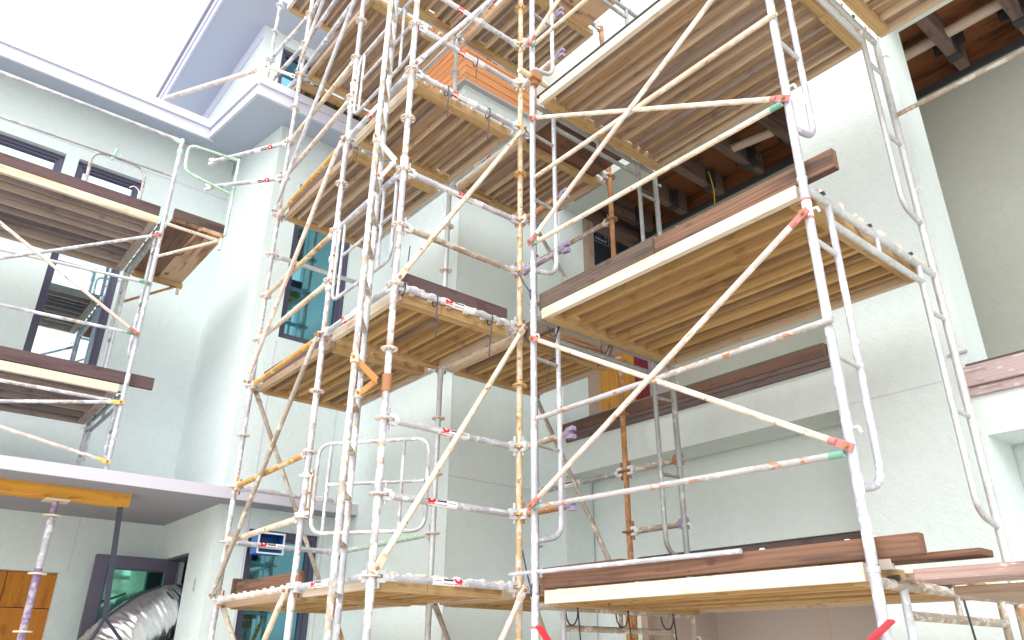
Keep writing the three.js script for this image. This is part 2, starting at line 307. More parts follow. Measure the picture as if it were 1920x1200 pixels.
// left wing, step, window bay, block, side and front walls
wall(wallSlab('x', -9.68, 0.25, -6, -0.6, 2.6, 8.3, [[-1.1, 6.3, 0.57, 7.43], [0.72, 4.6, 1.5, 7.43], [-1.2, -0.5, 1.64, 2.42]]));
wall(slopedWall(-2.6, 0.2, -9.68, -7.82, -0.6, [[-9.3, -0.5, -8.54, 2.61]]));
wall(wallSlab('x', -7.82, 0.2, 2.8, 0, 4.0, 7.82, [[2.94, 4.95, 3.72, 7.05], [2.94, 0.4, 3.72, 2.81]]));
wall(wallSlab('z', -4.0, 0.2, -8.1, 0, -5.8, 7.85));
wall(wallSlab('x', -5.8, 0.2, 4.2, 0, 5.3, 7.85));
wall(wallSlab('z', -5.1, 0.37, -5.8, -0.6, 7, 10.4, [[-5.38, -0.5, -2.5, 3.255], [-5.38, 3.66, -2.5, 6.4], [-1.61, -0.5, 5, 2.875], [-1.61, 3.24, 5, 6.4]]));
wall(wallSlab('z', -5.49, 0.12, -5.5, 2.47, -2.4, 3.6));
wall(wallSlab('z', -5.49, 0.12, -5.5, 0, -4.85, 2.47));
wall(wallSlab('z', -5.49, 0.12, -1.7, 0, 5.2, 3.2));
wall(wallSlab('x', -9.36, 0.2, 2.8, 8.0, 9, 10.7, [[2.92, 9.2, 3.7, 10.5]]));
wall(wallSlab('z', -2.6, 0.2, -14, 8.0, -9.36, 10.7));
part(house, 'wall', wallSlab('z', -6.5, 0.15, -5.6, 3.2, 5.2, 6.45), M.stuccoShade, 'rear wall of the open balconies, shade put into its colour');
part(house, 'corner_trim', box(-5.925, 0, -4.001, -5.8, 7.8, -3.988, 'y'), M.stucco);
part(house, 'frieze_board', box(-13, 10.45, -2.6, -9.36, 10.7, -2.57, 'x'), M.fascia);
// control joints in the stucco
const joint = (g) => part(house, 'control_joint', g, M.concrete);
joint(box(-9.68, 7.585, -2.6, -9.677, 7.6, 6, 'z'));
for (const z of [-2.92, -3.76]) { joint(box(-7.82, 3.14, z - 0.006, -7.817, 4.9, z + 0.006, 'y')); joint(box(-7.82, 0, z - 0.006, -7.817, 3.02, z + 0.006, 'y')); }
joint(box(-5.8, 3.165, -5.1, -5.797, 3.175, -4.0, 'z')); joint(box(-5.8, 3.165, -5.1, -5.38, 3.175, -5.097, 'x')); joint(box(-2.5, 3.27, -5.1, -1.75, 3.278, -5.0975, 'x'));
joint(box(-9.68, 2.42, -1.712, -9.677, 3.02, -1.704, 'y'));
// windows
function windowX(X, z0, z1, y0, y1, glass) {
  const f = 0.06, d = 0.07, bars = [box(X - d, y0, z0 - f, X, y1, z0, 'y'), box(X - d, y0, z1, X, y1, z1 + f, 'y'), box(X - d, y0, z1 + f, X, y0 + f, z0 - f, 'z'), box(X - d, y1 - f, z1 + f, X, y1, z0 - f, 'z')];
  const w = part(house, 'window', bars, M.frame);
  part(w, 'sash', [box(X - d - 0.01, y0 + f, z0 - f - 0.03, X - 0.02, y1 - f, z0 - f, 'y'), box(X - d - 0.01, y0 + f, z1 + f, X - 0.02, y1 - f, z1 + f + 0.03, 'y'), box(X - d - 0.01, y0 + f, z1 + f + 0.03, X - 0.02, y0 + f + 0.03, z0 - f - 0.03, 'z'), box(X - d - 0.01, y1 - f - 0.03, z1 + f + 0.03, X - 0.02, y1 - f, z0 - f - 0.03, 'z')], M.frame);
  part(w, 'pane', box(X - d + 0.005, y0 + f, z1 + f, X - d + 0.012, y1 - f, z0 - f, 'z'), glass ?? M.shadeglass);
  return w;
}
windowX(-9.76, 1.1, -0.57, 6.3, 7.43, M.glass);
windowX(-9.76, -0.72, -1.5, 4.6, 7.43, M.glass);
windowX(-7.87, -2.94, -3.72, 4.95, 7.05);
windowX(-7.87, -2.94, -3.72, 0.4, 2.81);
windowX(-9.44, -2.92, -3.7, 9.2, 10.5);
// canopy over the left doors
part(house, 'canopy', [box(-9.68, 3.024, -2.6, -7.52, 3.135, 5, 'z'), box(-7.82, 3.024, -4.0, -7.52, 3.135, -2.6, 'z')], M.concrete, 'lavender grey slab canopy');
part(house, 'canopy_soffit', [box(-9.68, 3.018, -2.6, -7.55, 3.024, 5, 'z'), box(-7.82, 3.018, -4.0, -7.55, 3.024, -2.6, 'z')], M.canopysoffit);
// roof, soffits and fascia boards
const roofPart = (n, x0, z0, z1, dy, th, m) => part(house, n, prism([V(x0, soff(x0) + dy, z0), V(-13, soff(-13) + dy, z0), V(-13, soff(-13) + dy + th, z0), V(x0, soff(x0) + dy + th, z0)], V(0, 0, z1 - z0)), m);
roofPart('soffit', -9.165, -2.1, 6, 0, 0.02, M.soffit); roofPart('soffit', -7.335, -4.0, -2.1, 0, 0.02, M.soffit);
roofPart('roof', -9.19, -2.1, 6, 0.2, 0.1, M.roof); roofPart('roof', -7.36, -4.0, -2.1, 0.16, 0.1, M.roof);
part(house, 'fascia', [box(-9.165, 8.085, -2.14, -9.13, 8.25, 6, 'z')], M.fascia); part(house, 'fascia', box(-9.165, 8.253, -2.17, -9.1, 8.375, 6, 'z'), M.fascia);
part(house, 'fascia', [box(-7.335, 7.665, -4.0, -7.3, 7.805, -2.1, 'z')], M.fascia); part(house, 'fascia', box(-7.335, 7.808, -4.0, -7.27, 7.915, -2.07, 'z'), M.fascia);
const rake = (z0, z1, a, b) => prism([V(-9.16, soff(-9.16) + a, z0), V(-7.3, soff(-7.3) + a, z0), V(-7.3, soff(-7.3) + b, z0), V(-9.16, soff(-9.16) + b, z0)], V(0, 0, z1 - z0));
part(house, 'fascia', rake(-2.1, -2.065, -0.005, 0.135), M.fascia); part(house, 'fascia', rake(-2.1, -2.035, 0.138, 0.25), M.fascia);
part(house, 'soffit', box(-14, 10.7, -8.5, -8.75, 10.72, -1.9, 'x'), M.soffit);
part(house, 'fascia', box(-14, 10.69, -1.9, -8.72, 10.83, -1.87, 'x'), M.fascia); part(house, 'fascia', box(-14, 10.833, -1.9, -8.7, 10.95, -1.84, 'x'), M.fascia);
part(house, 'fascia', box(-8.75, 10.69, -8.5, -8.72, 10.95, -1.9, 'z'), M.fascia);
part(house, 'roof', box(-14, 10.95, -8.5, -8.68, 11.05, -1.8, 'x'), M.roof);
// timber cladding around the corner of the block
{
  for (let i = 0; i < 13; i++) {
    const y = 7.9 + i * 0.115;
    part(house, 'cladding_board', box(-7.4, y, -4.0, -5.755, y + 0.104, -3.962, 'x'), MW.clad);
    part(house, 'cladding_board', box(-5.8, y, -5.1, -5.757, y + 0.104, -4.0, 'z'), MW.clad);
  }
  part(house, 'drip_edge', [box(-7.4, 7.868, -4.0, -5.735, 7.893, -3.93, 'x'), box(-5.8, 7.868, -5.1, -5.735, 7.893, -4.0, 'z')], M.greyboard);
  wall(wallSlab('z', -4.0, 0.2, -8.1, 7.85, -5.8, 9.6)); wall(wallSlab('x', -5.8, 0.2, 4.2, 7.85, 5.3, 9.6));
}
// middle balcony
const ply = (n, g, m, l) => part(house, n, g, m, l);
ply('jamb', box(-5.45, 3.76, -5.65, -5.378, 6.4, -5.472, 'y'), MW.raw);
ply('membrane', box(-5.45, 5.35, -6.5, -5.392, 6.3, -5.65, 'z'), M.membrane, 'black building membrane with a printed mark');
ply('header', box(-5.45, 6.3, -6.62, -5.382, 6.748, -5.472, 'z'), MW.joist);
for (const [a, b] of [[-5.655, -5.95], [-5.953, -6.24]]) ply('plywood_sheet', box(-5.45, 3.76, b, -5.385, 5.35, a, 'y'), MW.ply);
for (const [a, b] of [[-6.25, -6.34], [-6.37, -6.48]]) ply('red_strip', box(-5.45, 3.76, b, -5.38, 5.35, a, 'y'), M.redtrim);
ply('backing_board', box(-5.35, 3.76, -6.5, -5.03, 5.4, -6.488, 'y'), M.greyboard);
ply('balcony_floor', box(-5.38, 3.6, -6.5, -2.5, 3.755, -5.47, 'x'), M.greyboard);
ply('sill_board', box(-5.365, 3.665, -5.3, -2.52, 3.77, -5.055, 'x', 0.006), MW.sillred); ply('sill_board', box(-5.335, 3.58, -5.1, -2.5, 3.662, -5.07, 'x', 0.006), MW.sill); ply('sill_board', box(-5.33, 3.63, -5.1, -2.5, 3.668, -5.062, 'x'), MW.sill);
ply('sealant_strip', box(-5.0, 3.77, -5.2, -2.53, 3.776, -5.06, 'x'), M.green);
ply('head_board', box(-4.85, 2.38, -5.66, -2.5, 2.465, -5.52, 'x'), MW.sill);
ply('stud', box(-5.0, 0, -5.6, -4.9, 2.34, -5.45, 'y'), MW.ply); ply('stud', box(-4.88, 0, -5.62, -4.78, 2.34, -5.5, 'y'), MW.raw);
// room behind the lower opening
ply('drywall', [box(-5, 0, -6.9, -2.2, 2.9, -6.8, 'x')], M.dry); ply('drywall', box(-5.1, 0, -6.8, -5, 2.9, -5.62, 'z'), M.dry); ply('drywall', box(-2.4, 0, -6.8, -2.3, 2.9, -5.62, 'z'), M.dry); ply('room_ceiling', box(-5.1, 2.9, -6.9, -2.2, 2.95, -5.62, 'x'), M.dry);
for (const x of [-3.9, -3.2]) ply('drywall_seam', box(x, 0, -6.8, x + 0.12, 2.9, -6.797, 'y'), M.pvc);
// balcony ceilings: plywood, joists with hangers, pipes
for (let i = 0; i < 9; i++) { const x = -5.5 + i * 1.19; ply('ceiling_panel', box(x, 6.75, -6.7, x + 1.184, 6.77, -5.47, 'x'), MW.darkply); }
ply('top_plate', box(-5.5, 6.45, -6.62, 5, 6.52, -6.47, 'x'), M.plate);
for (let i = 0; i < 15; i++) {
  const x = -5.17 + i * 0.53; if (x > -2.55 && x < -1.6) continue;
  const j = ply('joist', box(x - 0.045, 6.5, -6.47, x + 0.045, 6.748, -5.47, 'z'), MW.joist);
  part(j, 'hanger', [box(x - 0.055, 6.49, -6.3, x - 0.047, 6.7, -6.14, 'y'), box(x + 0.047, 6.49, -6.3, x + 0.055, 6.7, -6.14, 'y'), box(x - 0.055, 6.488, -6.3, x + 0.055, 6.496, -6.2, 'x'), box(x + 0.057, 6.55, -6.2, x + 0.13, 6.68, -6.195, 'x'), box(x - 0.13, 6.55, -6.2, x - 0.057, 6.68, -6.195, 'x')], M.plate);
}
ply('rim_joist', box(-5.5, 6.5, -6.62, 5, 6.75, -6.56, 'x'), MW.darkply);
ply('waste_pipe', tube(V(-1.9, 6.63, -6.06), V(3, 6.63, -6.06), 0.05, 18), M.pvc); ply('waste_pipe', tube(V(-3.55, 6.55, -5.9), V(-3.1, 6.52, -5.95), 0.045, 18), M.pvc); ply('pipe_elbow', tube(V(-1.05, 6.46, -5.55), V(-1.05, 6.7, -5.55), 0.05), M.pvc);
ply('cable', pipe(rounded([V(-4.0, 6.6, -6.1), V(-4.02, 6.42, -6.2), V(-4.1, 6.3, -6.3)], 0.1), 0.006, 6), M.yellowtie);
// right parapet boards
const rband = wood([0.5, 0.39, 0.39], [0.42, 0.32, 0.33], [0.3, 0.2, 0.2], { k: 30, white: 0.9 });
ply('sill_board', box(-1.64, 3.185, -5.12, 4, 3.315, -5.05, 'x', 0.005), rband); ply('sill_board', box(-1.66, 3.125, -5.1, 4, 3.182, -5.075, 'x', 0.005), rband); ply('sealant_strip', box(-1.62, 3.315, -5.15, 4, 3.33, -5.055, 'x'), MW.toe);
ply('corner_bead', box(-1.72, 3.42, -5.1, -1.6, 3.435, -5.085, 'x'), M.greyboard);
// boarded doorway, open glazed door
for (let r = 0; r < 4; r++) for (let c = 0; c < 5; c++) {
  const z1 = -1.635 + c * 0.47, y1 = 2.415 - r * 0.36;
  part(house, 'board_panel', box(-9.83, y1 - 0.352, z1, -9.8 + rr(-0.002, 0.003), y1, z1 + 0.462, 'y'), MW.osb);
}
part(house, 'light_stop', box(-9.95, 0, -1.7, -9.84, 2.5, 1.5, 'y'), M.black);  // black panel added behind the boards to stop light leaking through gaps
part(house, 'jamb', [box(-9.8, 0, -1.645, -9.7, 2.42, -1.637, 'y')], M.stucco);
{
  const X = -9.28, z0 = -1.87, z1 = -2.72, y0 = 0.05, y1 = 2.6, f = 0.13;
  const d = part(house, 'door', [box(X - 0.03, y0, z0 - f, X + 0.03, y1, z0, 'y', 0.004), box(X - 0.03, y0, z1, X + 0.03, y1, z1 + f, 'y', 0.004), box(X - 0.03, y1 - f, z1 + f, X + 0.03, y1, z0 - f, 'z', 0.004), box(X - 0.03, y0, z1 + f, X + 0.03, y0 + 0.25, z0 - f, 'z', 0.004)], plain(0.1, 0.09, 0.14, 0.5), 'dark framed glass door standing open');
  part(d, 'pane', box(X - 0.006, y0 + 0.25, z1 + f, X + 0.006, y1 - f, z0 - f, 'z'), M.doorglass);
  part(d, 'glazing_bead', [box(X + 0.006, y0 + 0.25, z0 - f - 0.015, X + 0.02, y1 - f, z0 - f, 'y'), box(X + 0.006, y1 - f - 0.015, z1 + f, X + 0.02, y1 - f, z0 - f - 0.015, 'z')], M.frame);
  part(house, 'door_frame', [box(-8.56, 0, -2.8, -8.542, 2.6, -2.62, 'y'), box(-9.3, 2.585, -2.8, -8.56, 2.605, -2.62, 'x')], M.frame);
  part(house, 'doorway_light_stop', [box(-9.42, 0, -3.45, -9.32, 2.75, -2.81, 'y'), box(-8.53, 0, -3.45, -8.43, 2.75, -2.81, 'y'), box(-9.42, 2.75, -3.45, -8.43, 2.8, -2.81, 'x')], M.black);  // black sides and top added to keep outside light out of the doorway
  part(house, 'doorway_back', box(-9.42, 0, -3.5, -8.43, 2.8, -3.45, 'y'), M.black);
}
part(house, 'junction_box', box(-8.19, 2.2, -2.6, -8.15, 2.32, -2.59, 'y'), M.greyboard);
// printed mark on the membrane
{
  const c = document.createElement('canvas'); c.width = 384; c.height = 288; const g = c.getContext('2d');
  g.fillStyle = '#161d38'; g.fillRect(0, 0, 384, 288); g.strokeStyle = '#9aa0ae'; g.lineWidth = 12; g.strokeRect(6, 6, 372, 276);
  g.strokeStyle = '#5d6b8c'; g.lineWidth = 7; g.beginPath(); g.arc(150, 100, 44, 0.5, 5.8); g.stroke(); g.beginPath(); g.arc(150, 100, 20, 0, 5); g.stroke(); g.beginPath(); g.moveTo(60, 40); g.lineTo(60, 150); g.moveTo(40, 60); g.lineTo(90, 60); g.stroke();
  g.fillStyle = '#6d7d84'; g.beginPath(); g.arc(310, 120, 26, 0, 7); g.fill();
  g.fillStyle = '#b9bdc8'; g.font = 'italic bold 72px sans-serif'; g.fillText('inGuard', 44, 236);
  const t = new THREE.CanvasTexture(c); t.colorSpace = THREE.SRGBColorSpace;
  const p = new THREE.PlaneGeometry(0.27, 0.19); p.rotateY(Math.PI / 2); p.translate(-5.389, 6.265, -5.79);
  const q = part(house.children.find((o) => o.name === 'membrane'), 'printed_mark', p, new THREE.MeshStandardMaterial({ map: t, roughness: 0.7 }));
}

// ------------------------------------------------------------------ ring-lock tower on the left and middle
const H = (k) => 2.06 + 0.5 * k;
const S = {
  S1: [-4.28, -2.405, 'front post'], S2: [-4.283, -3.588, 'rust-yellow post'], S3: [-5.448, -2.43, 'ladder-side post'], S4: [-7.135, -2.485, 'far-left post'],
  S5: [-5.43, -3.602, 'corner post'], S6: [-4.28, -4.766, 'brown-rusted post'], S7: [-5.44, -4.77, 'hidden rear post'], S8: [-7.125, -3.6, 'back ladder post'], S9: [-8.23, -2.42, 'roof post'],
};
const P = (s, k) => V(S[s][0], H(k), S[s][1]);
const rosetteShape = new THREE.Shape(); rosetteShape.absarc(0, 0, 0.061, 0, Math.PI * 2);
for (let i = 0; i < 8; i++) { const a = i * Math.PI / 4, h = new THREE.Path(); h.absarc(Math.cos(a) * 0.044, Math.sin(a) * 0.044, i % 2 ? 0.012 : 0.009, 0, Math.PI * 2); rosetteShape.holes.push(h); }
function standard(s, y0, y1, mat, rmat, label) {
  const [x, z] = S[s], t = thing('scaffold_standard', V(x, y0, z), label, 'scaffold standard');
  part(t, 'tube', tube(V(x, y0, z), V(x, y1, z), 0.0243, 18), mat);
  for (let k = -4; k < 20; k++) if (H(k) > y0 + 0.1 && H(k) < y1 - 0.05) {
    const g = new THREE.ExtrudeGeometry(rosetteShape, { depth: 0.009, bevelEnabled: false, curveSegments: 10 }); g.rotateX(Math.PI / 2); g.rotateY(rr(0, 1)); g.translate(x, H(k) + 0.005, z);
    part(t, 'rosette', g, rmat);
  }
  for (let y = y0 + 2; y < y1; y += 2) part(t, 'sleeve', tube(V(x, y - 0.09, z), V(x, y + 0.06, z), 0.0275, 18), mat);
  return t;
}
standard('S1', 0, 10.5, T.splash, T.pink, 'thick white-splashed front standard with ring rosettes, nearest upright of the tower');
standard('S2', 0, 11, T.yellow, T.ochre, 'rust-yellow standard just left of the straight white frame post');
standard('S3', 0, 11, T.white, T.pink, 'white standard with rosettes just left of the ladder, carrying the gate clamps');
standard('S4', 0, 11, T.white, T.pink, 'far left paint-splashed standard where the two short loose tubes are fixed');
standard('S5', 0, 11, T.galv, T.pink, 'slim grey standard standing before the pale wall corner strip');
standard('S6', 0, 8.1, T.rust, T.rust, 'brown-rusted standard under the white frame scaffold, beside the plywood panel');
standard('S7', 0, 9.6, T.dirty, T.dirty, 'dark stained standard mostly hidden behind the straight white frame post');
standard('S8', 0, 11, T.cream, T.pink, 'ochre rear standard seen in the gap of the ladder');
standard('S9', 8.25, 11.6, T.white, T.galv, 'short standard rising from the upper roof edge at top left');

function sticker(parent, a, b, at, r, flip) {
  const d = b.clone().sub(a).normalize(), c = a.clone().lerp(b, at + rr(-0.04, 0.04)), L = rr(0.11, 0.14);
  const g = pipe([c.clone().addScaledVector(d, -L), c.clone().addScaledVector(d, L)], r + 0.0012, 16, false), U = g.attributes.uv, n = 17;
  for (let i = 0; i < U.count; i++) { const e = i >= n ? 1 : 0, j = i % n; U.setXY(i, flip ? 1 - e : e, ((j / 16) * 2 + 0.25) % 1.0001); }
  part(parent, 'sticker', g, stickerMat[flip ? 1 : 0]);
}
function ledgerHead(p, d, mat) { // cast wedge head gripping a rosette
  const q = p.clone().addScaledVector(d, 0.062), s = V(0, 1, 0);
  return [bar(q.clone().addScaledVector(d, -0.032).add(V(0, 0.026, 0)), q.clone().addScaledVector(d, 0.03).add(V(0, 0.026, 0)), 0.034, 0.026), bar(q.clone().addScaledVector(d, -0.032).add(V(0, -0.022, 0)), q.clone().addScaledVector(d, 0.03).add(V(0, -0.022, 0)), 0.034, 0.024), tube(q.clone().addScaledVector(d, 0.012), q.clone().addScaledVector(d, 0.045), 0.029, 12)];
}
const wedge = (p, d) => { const q = p.clone().addScaledVector(d, 0.047); return bar(q.clone().add(V(0, -0.065, 0)), q.clone().add(V(0, 0.085, 0)), 0.022, 0.007, d); };
function tubeThing(name, a, b, mat, label, cat, group, o = {}) {
  const t = thing(name, a.clone().lerp(b, 0.5), label, cat, group), d = b.clone().sub(a).normalize(), r = o.r ?? 0.0243;
  const i0 = o.heads === false ? 0 : 0.07;
  part(t, 'tube', tube(a.clone().addScaledVector(d, i0), b.clone().addScaledVector(d, o.free ? 0 : -i0), r, 16), mat);
  if (o.heads !== false) {
    part(t, 'ledger_head', ledgerHead(a, d, 0), o.hm ?? M.clamp); part(t, 'wedge', wedge(a, d), o.wm ?? (rnd() < 0.4 ? M.rustp : M.clamp));
    if (!o.free) { part(t, 'ledger_head', ledgerHead(b, d.clone().negate(), 0), o.hm ?? M.clamp); part(t, 'wedge', wedge(b, d.clone().negate()), rnd() < 0.4 ? M.rustp : M.clamp); }
    else part(t, 'ledger_head', [bar(b.clone().addScaledVector(d, -0.02).add(V(0, 0.022, 0)), b.clone().addScaledVector(d, 0.05).add(V(0, 0.03, 0)), 0.04, 0.03), bar(b.clone().addScaledVector(d, -0.02).add(V(0, -0.022, 0)), b.clone().addScaledVector(d, 0.05).add(V(0, -0.03, 0)), 0.04, 0.03), tube(b.clone().addScaledVector(d, -0.03), b.clone().addScaledVector(d, 0.012), 0.03, 14)], o.fm ?? M.purplep);
  }
  if (o.sticker != null) sticker(t, a, b, o.sticker, r, o.flip);
  if (o.crust) for (let i = 0; i < 9; i++) { const q = a.clone().lerp(b, 0.1 + 0.8 * (i + rnd() * 0.8) / 9), L = rr(0.015, 0.05); const g = new THREE.IcosahedronGeometry(1, 1); const pp = g.attributes.position; for (let v = 0; v < pp.count; v++) { const f = 0.8 + 0.4 * vn(pp.getX(v) * 3 + i * 5, pp.getY(v) * 3 + pp.getZ(v) * 5, 64, 64); pp.setXYZ(v, pp.getX(v) * f, pp.getY(v) * f, pp.getZ(v) * f); } g.computeVertexNormals(); g.scale(L, rr(0.006, 0.014), rr(0.012, 0.02)); if (Math.abs(d.z) > 0.7) g.rotateY(Math.PI / 2); g.translate(q.x, q.y + r, q.z); part(t, 'mortar_crust', g, rnd() < 0.5 ? M.mortar : M.mortarw); }
  return t;
}
const ordn = ['lowest', 'second', 'third', 'top'];
function level(k) { if (k < 0) return 'below lowest tower deck'; const r = k % 4, o = ordn[Math.min(3, (k - r) / 4)]; return r === 0 ? `carrying ${o} tower deck` : ['', 'half a metre', 'a metre', 'high'][r] + ` over ${o} tower deck`; }
function ledger(s, e, k, mat, look, o = {}) { return tubeThing('ledger', P(s, k), P(e, k), mat, `${look} from ${S[s][2]} to ${S[e][2]}, ${level(k)}`, 'scaffold ledger', 'ledgers of the tower', o); }
// across the front, thick front standard to the rust-yellow one
ledger('S1', 'S2', 0, T.white, 'mortar-caked white ledger', { sticker: 0.5, flip: 1, crust: 1 });
ledger('S1', 'S2', 1, T.bright, 'clean white ledger', { sticker: 0.45 });
ledger('S1', 'S2', 2, T.bright, 'white ledger', { sticker: 0.48 });
ledger('S1', 'S2', 4, T.bright, 'white ledger', { sticker: 0.5, crust: 1 });
ledger('S1', 'S2', 5, T.dirty, 'rust-brown ledger');
ledger('S1', 'S2', 6, T.bright, 'white ledger', { sticker: 0.5 });
ledger('S1', 'S2', 8, T.bright, 'white ledger', { sticker: 0.48, crust: 1 });
ledger('S1', 'S2', 9, T.bright, 'white ledger', { sticker: 0.48 });
ledger('S1', 'S2', 10, T.bright, 'white ledger', { sticker: 0.5 });
ledger('S1', 'S2', 12, T.bright, 'white ledger', { sticker: 0.5 });
for (const k of [0, 4, 8, 12]) ledger('S3', 'S1', k, T.bright, 'white ledger', { sticker: 0.45 });
ledger('S3', 'S1', 6, T.bright, 'white rail');
for (const [k, m, l] of [[0, T.pink, 'mortar-crusted ledger'], [1, T.cream, 'dusty cream ledger'], [2, T.ochre, 'yellow ledger'], [4, T.ochre, 'orange ledger'], [5, T.cream, 'cream ledger'], [6, T.yellow, 'yellow-rusted ledger'], [8, T.ochre, 'orange ledger'], [9, T.pink, 'dusty ledger'], [10, T.cream, 'dusty cream ledger'], [12, T.white, 'white ledger'], [13, T.white, 'white ledger'], [14, T.white, 'white ledger']]) ledger('S4', 'S3', k, m, l, { hm: M.clamp, wm: M.orange, crust: k === 0 });
for (const k of [12, 13, 14]) ledger('S9', 'S4', k, T.white, 'white ledger');
for (const k of [0, 4, 8, 12]) { ledger('S3', 'S5', k, k === 4 ? T.ochre : T.galv, k === 4 ? 'orange-rusted ledger' : 'grey ledger'); ledger('S4', 'S8', k, T.galv, 'grey ledger'); ledger('S8', 'S5', k, T.galv, 'grey ledger'); ledger('S5', 'S2', k, T.galv, 'grey ledger', { sticker: 0.5, flip: 1 }); ledger('S5', 'S7', k, T.galv, 'grey ledger', { sticker: 0.5 }); ledger('S2', 'S6', k, T.grey, 'grey ledger', { sticker: 0.4, flip: 1 }); }
ledger('S8', 'S5', 1, T.mint, 'green-stained ledger'); ledger('S4', 'S8', 1, T.bright, 'white ledger', { sticker: 0.42 }); ledger('S4', 'S8', 2, T.bright, 'pale ledger', { sticker: 0.7 });
ledger('S4', 'S8', 7, T.galv, 'grey ledger');
for (const k of [2, 4, 8]) ledger('S7', 'S6', k, T.grey, 'grey ledger', { sticker: 0.45, flip: k === 4 });
ledger('S7', 'S6', 7, T.dirty, 'stained ledger'); ledger('S5', 'S7', 13, T.galv, 'grey ledger');
// short ledgers that end in the air beside the frame scaffold
for (const [s, k, m, fm, l] of [['S2', 1, T.rust, M.purplep, 'rusty orange'], ['S2', 2, T.dirty, M.purplep, 'stained grey'], ['S2', 5, T.purple, M.purplep, 'purple'], ['S2', 6, T.rust, M.purplep, 'rusty'], ['S2', 9, T.pink, M.purplep, 'pinkish'], ['S2', 10, T.pink, M.purplep, 'pinkish'], ['S6', 1, T.dirty, M.purplep, 'mortar-stained'], ['S6', 2, T.dirty, M.rustp, 'mortar-stained']]) {
  const a = P(s, k), b = a.clone().add(V(0.55, 0, 0));
  tubeThing('short_ledger', a, b, m, `short ${l} ledger stub from ${S[s][2]}, ${level(k)}`, 'scaffold ledger', 'short stub ledgers', { free: true, fm, hm: k === 5 ? M.purplep : undefined });
}
for (const [k, e] of [[10, V(-8.09, H(10), -1.93)], [9, V(-7.86, H(9), -1.9)]]) tubeThing('loose_ledger', P('S4', k), e, T.bright, `short white tube from the leftmost tall standard, ${k === 10 ? 'upper' : 'lower'} of the pair below the eave`, 'scaffold ledger', 'pair of loose short tubes', { free: true, fm: M.clamp, sticker: 0.3 });
tubeThing('roof_tube', V(-9.16, 8.46, -1.43), V(-7.36, 8.02, -2.02), T.pink, 'pinkish tube lying across the roof valley above the left eave', 'scaffold tube', null, { heads: false, r: 0.03 });

// diagonal braces with flattened bolted ends
function brace(a, b, mat, label, group, o = {}) {
  const t = thing('diagonal_brace', a.clone().lerp(b, 0.5), label, 'diagonal brace', group), d = b.clone().sub(a).normalize(), r = o.r ?? 0.021, e = o.e ?? 0.12;
  const side = o.side ?? V(0, 0, 1);
  part(t, 'tube', tube(a.clone().addScaledVector(d, e * 0.8), b.clone().addScaledVector(d, -e * 0.8), r, 14), mat);
  for (const [p, q, c] of [[a, d, o.ca], [b, d.clone().negate(), o.cb]]) {
    const pl = part(t, 'end_plate', bar(p.clone().addScaledVector(q, -0.03), p.clone().addScaledVector(q, e), r * 2.3, r * 0.55, side), c ?? mat);
    part(pl, 'bolt', tube(p.clone().addScaledVector(side, -0.025), p.clone().addScaledVector(side, 0.025), 0.012, 8), M.rustp);
    if (c) part(t, 'painted_end', tube(p.clone().addScaledVector(q, e * 0.75), p.clone().addScaledVector(q, e * 0.75 + 0.035), r + 0.001, 14), c);
  }
  return t;
}
const X1 = V(1, 0, 0), Z1 = V(0, 0, 1);
const off = (v, dx, dy, dz) => v.add(V(dx, dy, dz));
const tb = (s, k, e, l, mat, label, side, ox, oz) => brace(off(P(s, k), ox, 0.04, oz), off(P(e, l), ox, -0.02, oz), mat, label, 'diagonal braces of the tower', { side });
tb('S1', -4, 'S2', 0, T.pink, 'pinkish brace descending from the rust-yellow standard at the lowest deck', X1, 0.055, 0.0);
tb('S1', 0, 'S2', 4, T.cream, 'long cream brace from the lowest deck up to the second deck at the front', X1, 0.055, 0);
tb('S1', 4, 'S2', 8, T.cream, 'long yellowish brace from the second deck up to the third deck at the front', X1, 0.055, 0);
tb('S1', 8, 'S2', 12, T.bright, 'grey-white brace from the third deck up out of the picture at the front', X1, 0.055, 0);
tb('S4', -4, 'S3', 0, T.cream, 'cream brace under the lowest deck between the two left standards', Z1, 0, 0.055);
tb('S4', 0, 'S3', 4, T.dirty, 'grey-brown brace from the lowest deck corner up to the second deck, left side', Z1, 0, 0.055);
tb('S4', 4, 'S3', 8, T.pink, 'pale brace from the second deck corner up to the third deck, left side', Z1, 0, 0.055);
tb('S4', 8, 'S3', 12, T.bright, 'white brace from the third deck corner up to the top deck, left side', Z1, 0, 0.055);
tb('S4', 12, 'S3', 16, T.white, 'white brace above the top deck at the upper left edge', Z1, 0, 0.055);
brace(V(-8.1, H(13) + 0.25, -2.36), V(-7.2, H(12), -2.43), T.cream, 'short cream brace leaning on the leftmost standard at the top deck', 'diagonal braces of the tower');
brace(off(P('S4', 4), 0, -0.05, -0.06), off(P('S8', 0), 0, 0.03, 0.06), T.dirty, 'brown brace descending in front of the window wall below the second deck', 'diagonal braces of the tower', { side: X1 });
brace(off(P('S4', 0), 0, -0.05, -0.06), off(P('S8', -4), 0, 0.03, 0.06), T.cream, 'cream brace descending in front of the lower left window', 'diagonal braces of the tower', { side: X1 });
brace(off(P('S8', 0), 0.05, -0.05, 0), off(P('S5', -4), 0, 0.03, 0), T.ochre, 'ochre brace descending below the lowest deck behind the ladder foot', 'diagonal braces of the tower');
brace(off(P('S5', 0), 0, -0.05, -0.05), off(P('S7', -4), 0, 0.03, 0.05), T.dirty, 'dark brace descending from the wall corner standard below the lowest deck', 'diagonal braces of the tower', { side: X1 });
brace(off(P('S7', 4), 0.05, -0.05, 0.05), off(P('S6', 0), -0.05, 0.03, 0.05), T.dirty, 'mortar-stained brace descending behind the frame scaffold below its middle platform', 'diagonal braces of the tower', { ca: M.bluep });
